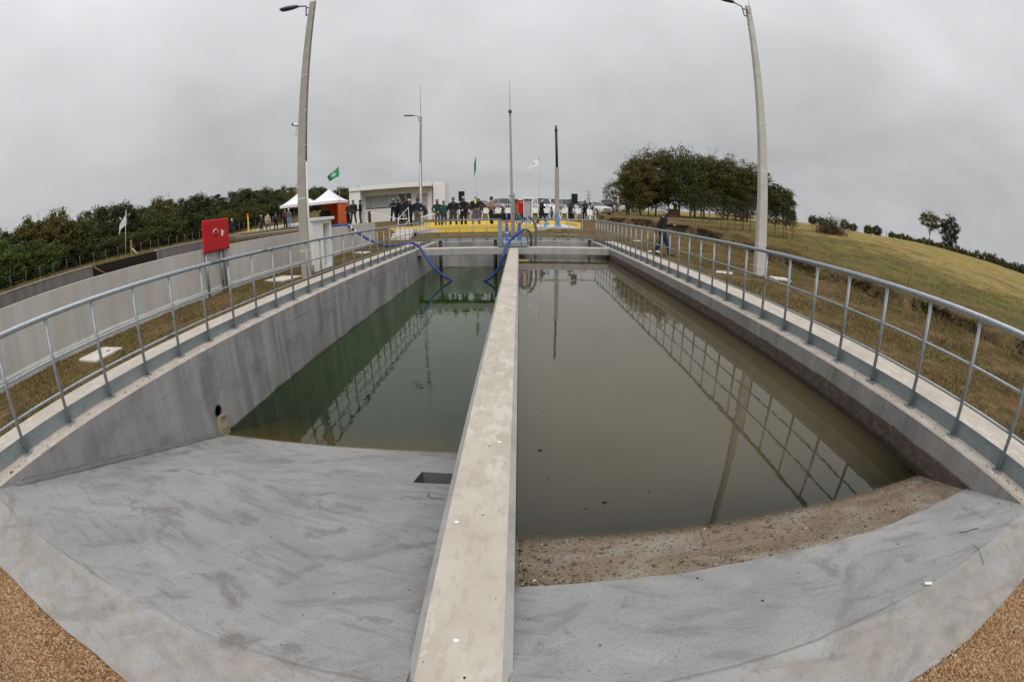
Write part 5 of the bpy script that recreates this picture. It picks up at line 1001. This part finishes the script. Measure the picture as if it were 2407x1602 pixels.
# young pines in a row
def sapling_meshes(seed, H):
    rg_ = random.Random(seed); m = MB(); m.tube([(0, 0, -.1), (.02, 0, H*.5), (.0, .02, H)], [.03, .024, .006], 5); C = []
    for k in range(34):
        f = .36+.64*k/34; z = H*f; a = k*2.4; L = H*.27*(1.15-f)+.08; d = Vector((math.cos(a), math.sin(a), .55)).normalized(); m.tube([(0, 0, z-.05), Vector((0, 0, z-.05))+d*L], .006, 3, cap=False)
        for j in range(46): C.append(Vector((0, 0, z-.05))+d*L*rg_.uniform(.2, 1.1)+Vector((rg_.gauss(0, .03), rg_.gauss(0, .03), rg_.gauss(0, .035))))
    return m.mesh('trunk', 'wood'), quads('crown', np.array([c.to_tuple() for c in C]), .058, 'leaf_pine', seed, aspect=.22)
SM = [sapling_meshes(s, 1.9) for s in (1, 2, 3)]
SAP = [(13.43, 33.3), (13.72, 33.0), (13.2, 30.4), (13.8, 30.5), (15.0, 31.8), (12.91, 26.7), (13.25, 26.3), (12.42, 23.7), (12.77, 23.5), (13.34, 24.3), (13.33, 23.4), (13.84, 22.25), (14.27, 22.0), (14.41, 21.26), (14.75, 21.5), (15.37, 21.74)]
SAPL = ['leftmost young pine of the row, nearest the pink barbecue', 'thin young pine second from the left of the row', 'young pine third from the left, before the clump', 'young pine before the middle of the clump', 'young pine set back behind the row', 'young pine in the middle of the row', 'young pine right of the middle of the row', 'tall young pine left of the right lamp pole', 'young pine close beside the tall one, left of the lamp pole', 'young pine set back a little left of the lamp pole', 'bushy young pine nearly touching the lamp pole in view', 'young pine just right of the lamp pole', 'upright young pine fourth from the right end', 'dense young pine third from the right end', 'thin young pine second from the right end', 'rightmost young pine, standing alone on the bank']
for i, (x, y) in enumerate(SAP): tree(SAPL[i], x, y, SM[i % 3], rr.uniform(0, 6.28), rr.uniform(.85, 1.12) if i > 4 else 1.15, 'young pines planted along the bank', name='pine_sapling')
# brush heap, the two ridge trees and the shelter belt beyond the ridge
g = np.random.default_rng(5); n = 2600; C = g.normal(size=(n, 3))*np.array([.75, .6, .38]); C[:, 2] = np.abs(C[:, 2])*1.15; m = quads('brush', C, .16, 'dead', 3, aspect=.12)
t = thing('brush_heap', 'brown heap of cut brush on the grassy ridge', 'brush heap', (25.3, 29.8, terrain(25.3, 29.8))); link('brush', m, t); C2 = g.normal(size=(500, 3))*np.array([.5, .4, .3])+np.array([-.1, 0, .75]); link('leaves', quads('leaves', C2, .1, 'leaf_mid', 4), t)
def at(az, D): return D*math.sin(R(az)), D*math.cos(R(az))
x, y = at(54.2, 66); tree('small leaning grey green tree on the ridge', x, y, tree_meshes(71, 4.6, True, 1.7, 5200, .085, 'leaf_olive', 2.1, (-.10, .05), 26, bark='bark', gaps=.3), 0, 1.0, 'pair of trees on the ridge'); x, y = at(56.9, 66); tree('bushy dark tree right of the leaning tree on the ridge', x, y, tree_meshes(72, 4.3, False, 1.5, 9500, .085, 'leaf_dark', .1, (0, 0), 16, gaps=0), 0, 1.05, 'pair of trees on the ridge')
az = 35.0; i = 0
while az < 80:
    if az < 49 and i % 2: az += rr.uniform(1.0, 2.2)
    D = 104+rr.uniform(-6, 6); x, y = at(az, D); zt = 1.45+D*math.tan(R(lerp(az, [(35, 1.35), (40, 1.7), (48, 1.6), (52, 1.75), (58, 1.9), (64, 1.95), (70, 1.9), (80, 1.8)])))*rr.uniform(.86, 1.1); z0 = terrain(x, y); k = rr.choice((0, 3, 2, 2)); s = max(.5, (zt-z0)/HP[k])
    tree('dark tree of the shelter belt beyond the ridge', x, y, PR[k], rr.uniform(0, 6.28), min(s, 1.15), 'shelter belt trees beyond the ridge', name='belt_tree', scz=s); az += rr.uniform(.75, 1.25); i += 1
t = thing('ridge_fence', 'thin post fence along the grassy ridge', 'fence', (55, 40, terrain(55, 40))); pz = t.location.z
for a in np.arange(44, 74, 2.0): x, y = at(a, 63); p = link('post', pm, t); p.location = (x-55, y-40, terrain(x, y)-pz)
# mown grass, dry verge, grit and litter
def blades(name, X, Y, Z, h, w, mt, seed, lean=.6):
    g = np.random.default_rng(seed); n = len(X); a = g.uniform(0, 6.283, n); l = g.uniform(0, lean, n)*h; P = np.empty((n, 3, 3)); dx, dy = np.cos(a)*w/2, np.sin(a)*w/2; b = g.uniform(0, 6.283, n)
    P[:, 0] = np.stack([X-dx, Y-dy, Z], 1); P[:, 1] = np.stack([X+dx, Y+dy, Z], 1); P[:, 2] = np.stack([X+np.cos(b)*l, Y+np.sin(b)*l, Z+h], 1)
    me = bpy.data.meshes.new(name); me.vertices.add(3*n); me.vertices.foreach_set('co', P.ravel().astype(np.float32)); me.loops.add(3*n); me.loops.foreach_set('vertex_index', np.arange(3*n, dtype=np.int32)); me.polygons.add(n); me.polygons.foreach_set('loop_start', np.arange(0, 3*n, 3, dtype=np.int32)); me.polygons.foreach_set('loop_total', np.full(n, 3, dtype=np.int32)); me.materials.append(M[mt]); me.update(calc_edges=True)
    return struct(link(name, me), 'stuff')
def stones(name, X, Y, Z, S, mt, seed, flat=.6):
    g = np.random.default_rng(seed); n = len(X); base = np.array([(1, 0, 0), (0, 1, 0), (-1, 0, 0), (0, -1, 0), (0, 0, 1), (0, 0, -1)], float); F = np.array([(0, 1, 4), (1, 2, 4), (2, 3, 4), (3, 0, 4), (1, 0, 5), (2, 1, 5), (3, 2, 5), (0, 3, 5)])
    sc = S[:, None, None]*g.uniform(.55, 1.3, (n, 6, 1))*np.array([1, 1, flat]); a = g.uniform(0, 6.283, n); P = base[None]*sc; ca, sa = np.cos(a)[:, None], np.sin(a)[:, None]; P = np.stack([P[..., 0]*ca-P[..., 1]*sa, P[..., 0]*sa+P[..., 1]*ca, P[..., 2]], -1)+np.stack([X, Y, Z], 1)[:, None]
    fv = (F[None]+np.arange(n)[:, None, None]*6).reshape(-1); me = bpy.data.meshes.new(name); me.vertices.add(6*n); me.vertices.foreach_set('co', P.ravel().astype(np.float32)); k = 8*n; me.loops.add(3*k); me.loops.foreach_set('vertex_index', fv.astype(np.int32)); me.polygons.add(k); me.polygons.foreach_set('loop_start', np.arange(0, 3*k, 3, dtype=np.int32)); me.polygons.foreach_set('loop_total', np.full(k, 3, dtype=np.int32)); me.materials.append(M[mt]); me.update(calc_edges=True); return struct(link(name, me), 'stuff')
g = np.random.default_rng(9)
X = np.concatenate([g.uniform(-7.41, -5.33, 60000), g.uniform(4.86, 11.5, 150000), g.uniform(11, 26, 60000)]); Y = np.concatenate([g.uniform(.3, 22.3, 60000), .4+23*g.random(150000)**1.3, g.uniform(1, 34, 60000)])
keep = np.sin(X*2.3+np.sin(Y*1.7)*1.5)+np.sin(Y*2.9+X)+g.normal(0, .9, len(X)) > -.4; X, Y = X[keep], Y[keep]; Z = np.array([terrain(a, b) for a, b in zip(X, Y)])-.015
blades('mown_grass', X, Y, Z, g.uniform(.015, .06, len(X))*(1+1.0*(X > 9.4))*(1+.5*np.sin(X*3.1+Y*1.3)*np.sin(Y*2.3)), .016, 'blade', 2, 1.3)
n = 12000; Y = -3+38*g.random(n); D_ = g.uniform(-.28, .14, n); X = np.array([lerp(b, XB) for b in Y])+D_-.16*np.sin(Y*1.7)-.09*np.sin(Y*4.1+1); Z = np.array([terrain(a, b) for a, b in zip(X, Y)]); M['bank'] = island('bank_tuft', [(0, (.018, .014, .009)), (.5, (.05, .038, .02)), (.8, (.09, .075, .028)), (1, (.17, .125, .06))], .95)
blades('bank_tufts', X, Y, Z-.05, g.uniform(.04, .15, n), .022, 'bank', 12, 1.1); stones('bank_clods', X[:3500], Y[:3500], Z[:3500]-.02, g.gamma(2, .016, 3500)+.01, 'bank', 13, .8)
X = np.concatenate([g.uniform(-29, -18.5, 15000), g.uniform(-34, -25, 9000)]); Y = np.concatenate([g.uniform(-2, 34, 15000), g.uniform(0, 60, 9000)]); Z = np.array([terrain(a, b) for a, b in zip(X, Y)]); M['dry'] = island('dry_grass', [(0, (.10, .10, .03)), (.5, (.20, .17, .065)), (1, (.33, .26, .12))], .9); blades('dry_grass', X, Y, Z-.02, g.uniform(.12, .42, len(X)), .03, 'dry', 3, .7)
n = 34000; X = g.uniform(-4.5, 4.5, n); Y = .29-1.5*g.random(n)**1.5; stones('loose_grit', X, Y, np.full(n, .008), g.gamma(2.2, .0011, n)+.0012, 'pebble', 4)
# litter: bits of leaf, bark and shell on ramps and walls
def rzv(y): return -(y-Y0)*.335
M['silt_bit'] = island('silt_bit', [(0, (.03, .022, .015)), (.5, (.085, .06, .04)), (.85, (.2, .15, .1)), (.97, (.45, .4, .33)), (1, (.7, .68, .64))], .9); M['speck'] = island('speck', [(0, (.015, .014, .01)), (.9, (.05, .042, .028)), (1, (.3, .27, .2))], .8)
n = 2300; X = g.uniform(DR+.02, XRI-.02, n); Y = g.uniform(1.52, 2.12, n); i = g.random(n) < .35; Y[i] = 1.525+g.random(i.sum())**2*.16; j = g.random(n) < .14; X[j] = DR+.02+g.random(j.sum())**2*.22; j = g.random(n) < .15; Y[j] = 2.1-g.random(j.sum())**2*.1
stones('silt_debris', X, Y, -.262-.31*(Y-1.51)-.0005, g.gamma(1.4, .0024, n)+.0012, 'silt_bit', 5, .35)
n = 420; X = np.concatenate([g.uniform(XLI+.05, DL-.03, 260), g.uniform(DR+.03, XRI-.03, 160)]); Y = np.concatenate([g.uniform(.4, 4.3, 260), g.uniform(.35, 1.45, 160)]); j = g.random(n) < .25; X[j] = XLI+.04+g.random(j.sum())**2*.3; j2 = X < DL
Z = np.where(Y > Y0, rzv(Y), .006)+np.where((X > DR) & (Y > Y0), .004, .0)+.002
stones('ramp_litter', X, Y, Z, g.gamma(1.3, .0016, n)+.0008, 'litter', 6, .4)
n = 110; X = g.uniform(DL+.05, DR-.05, n); Y = .75+7*g.random(n)**1.6; stones('wall_litter', X, Y, np.full(n, .001), g.gamma(1.3, .0011, n)+.0006, 'litter', 7, .4)
n = 420; s_ = g.random(n) < .5; X = np.where(s_, g.uniform(-4.27, -4.13, n), g.uniform(3.66, 3.78, n)); Y = .8+8*g.random(n)**1.4; M['rustleaf'] = island('rust_leaf', [(0, (.05, .025, .015)), (.7, (.16, .065, .035)), (1, (.25, .17, .1))], .9); stones('leaf_litter', X, Y, np.full(n, .002), g.gamma(1.6, .0034, n)+.0015, 'rustleaf', 8, .3)
n = 260; X = g.uniform(DR+.05, XRI-.1, n); Y = 2.22+7*g.random(n)**1.5; stones('floating_specks', X, Y, np.full(n, -.449), g.gamma(1.4, .0030, n)+.0015, 'speck', 11, .2)
for lab, P, r_ in [('forked dry twig on the right ramp near the edge', [(2.72, .99, -.069), (2.78, .955, -.06), (2.84, .94, -.054), (2.90, .915, -.046)], .0035), ('thin curved dry stalk on the right ramp', [(2.62, .80, -.006), (2.60, .73, .013), (2.56, .66, .013), (2.53, .61, .012)], .0016), ('curled dark twig on the left ramp near the dividing wall', [(-.74, 2.95, rz(2.95)+.006), (-.72, 2.85, rz(2.85)+.006), (-.66, 2.82, rz(2.82)+.008), (-.60, 2.82, rz(2.82)+.006)], .0028)]:
    m = MB(); m.tube(spline(P, 5), r_, 5); tag(m.build('dry_twig', 'twig'), lab, 'twig')
for lab, x, y in [('white scrap on the dividing wall nearest the camera', -.23, .98), ('round white shell on the left of the dividing wall', -.31, 1.72), ('white scrap farther along the dividing wall', -.13, 2.55)]:
    m = MB(); m.lathe([(.016, 0), (.012, .006), (.004, .008)], 10, (0, 0, 0), 1, .7); o = m.build('white_scrap', 'white'); o.location = (x, y, .0005); tag(o, lab, 'scrap')
m = MB(); m.cbox(-.028, .028, -.008, .008, 0, .012, .003); o = m.build('white_scrap', 'white'); o.location = (1.98, .73, .012); o.rotation_euler = (0, 0, -.5); tag(o, 'small white plastic scrap on the right ramp', 'scrap')
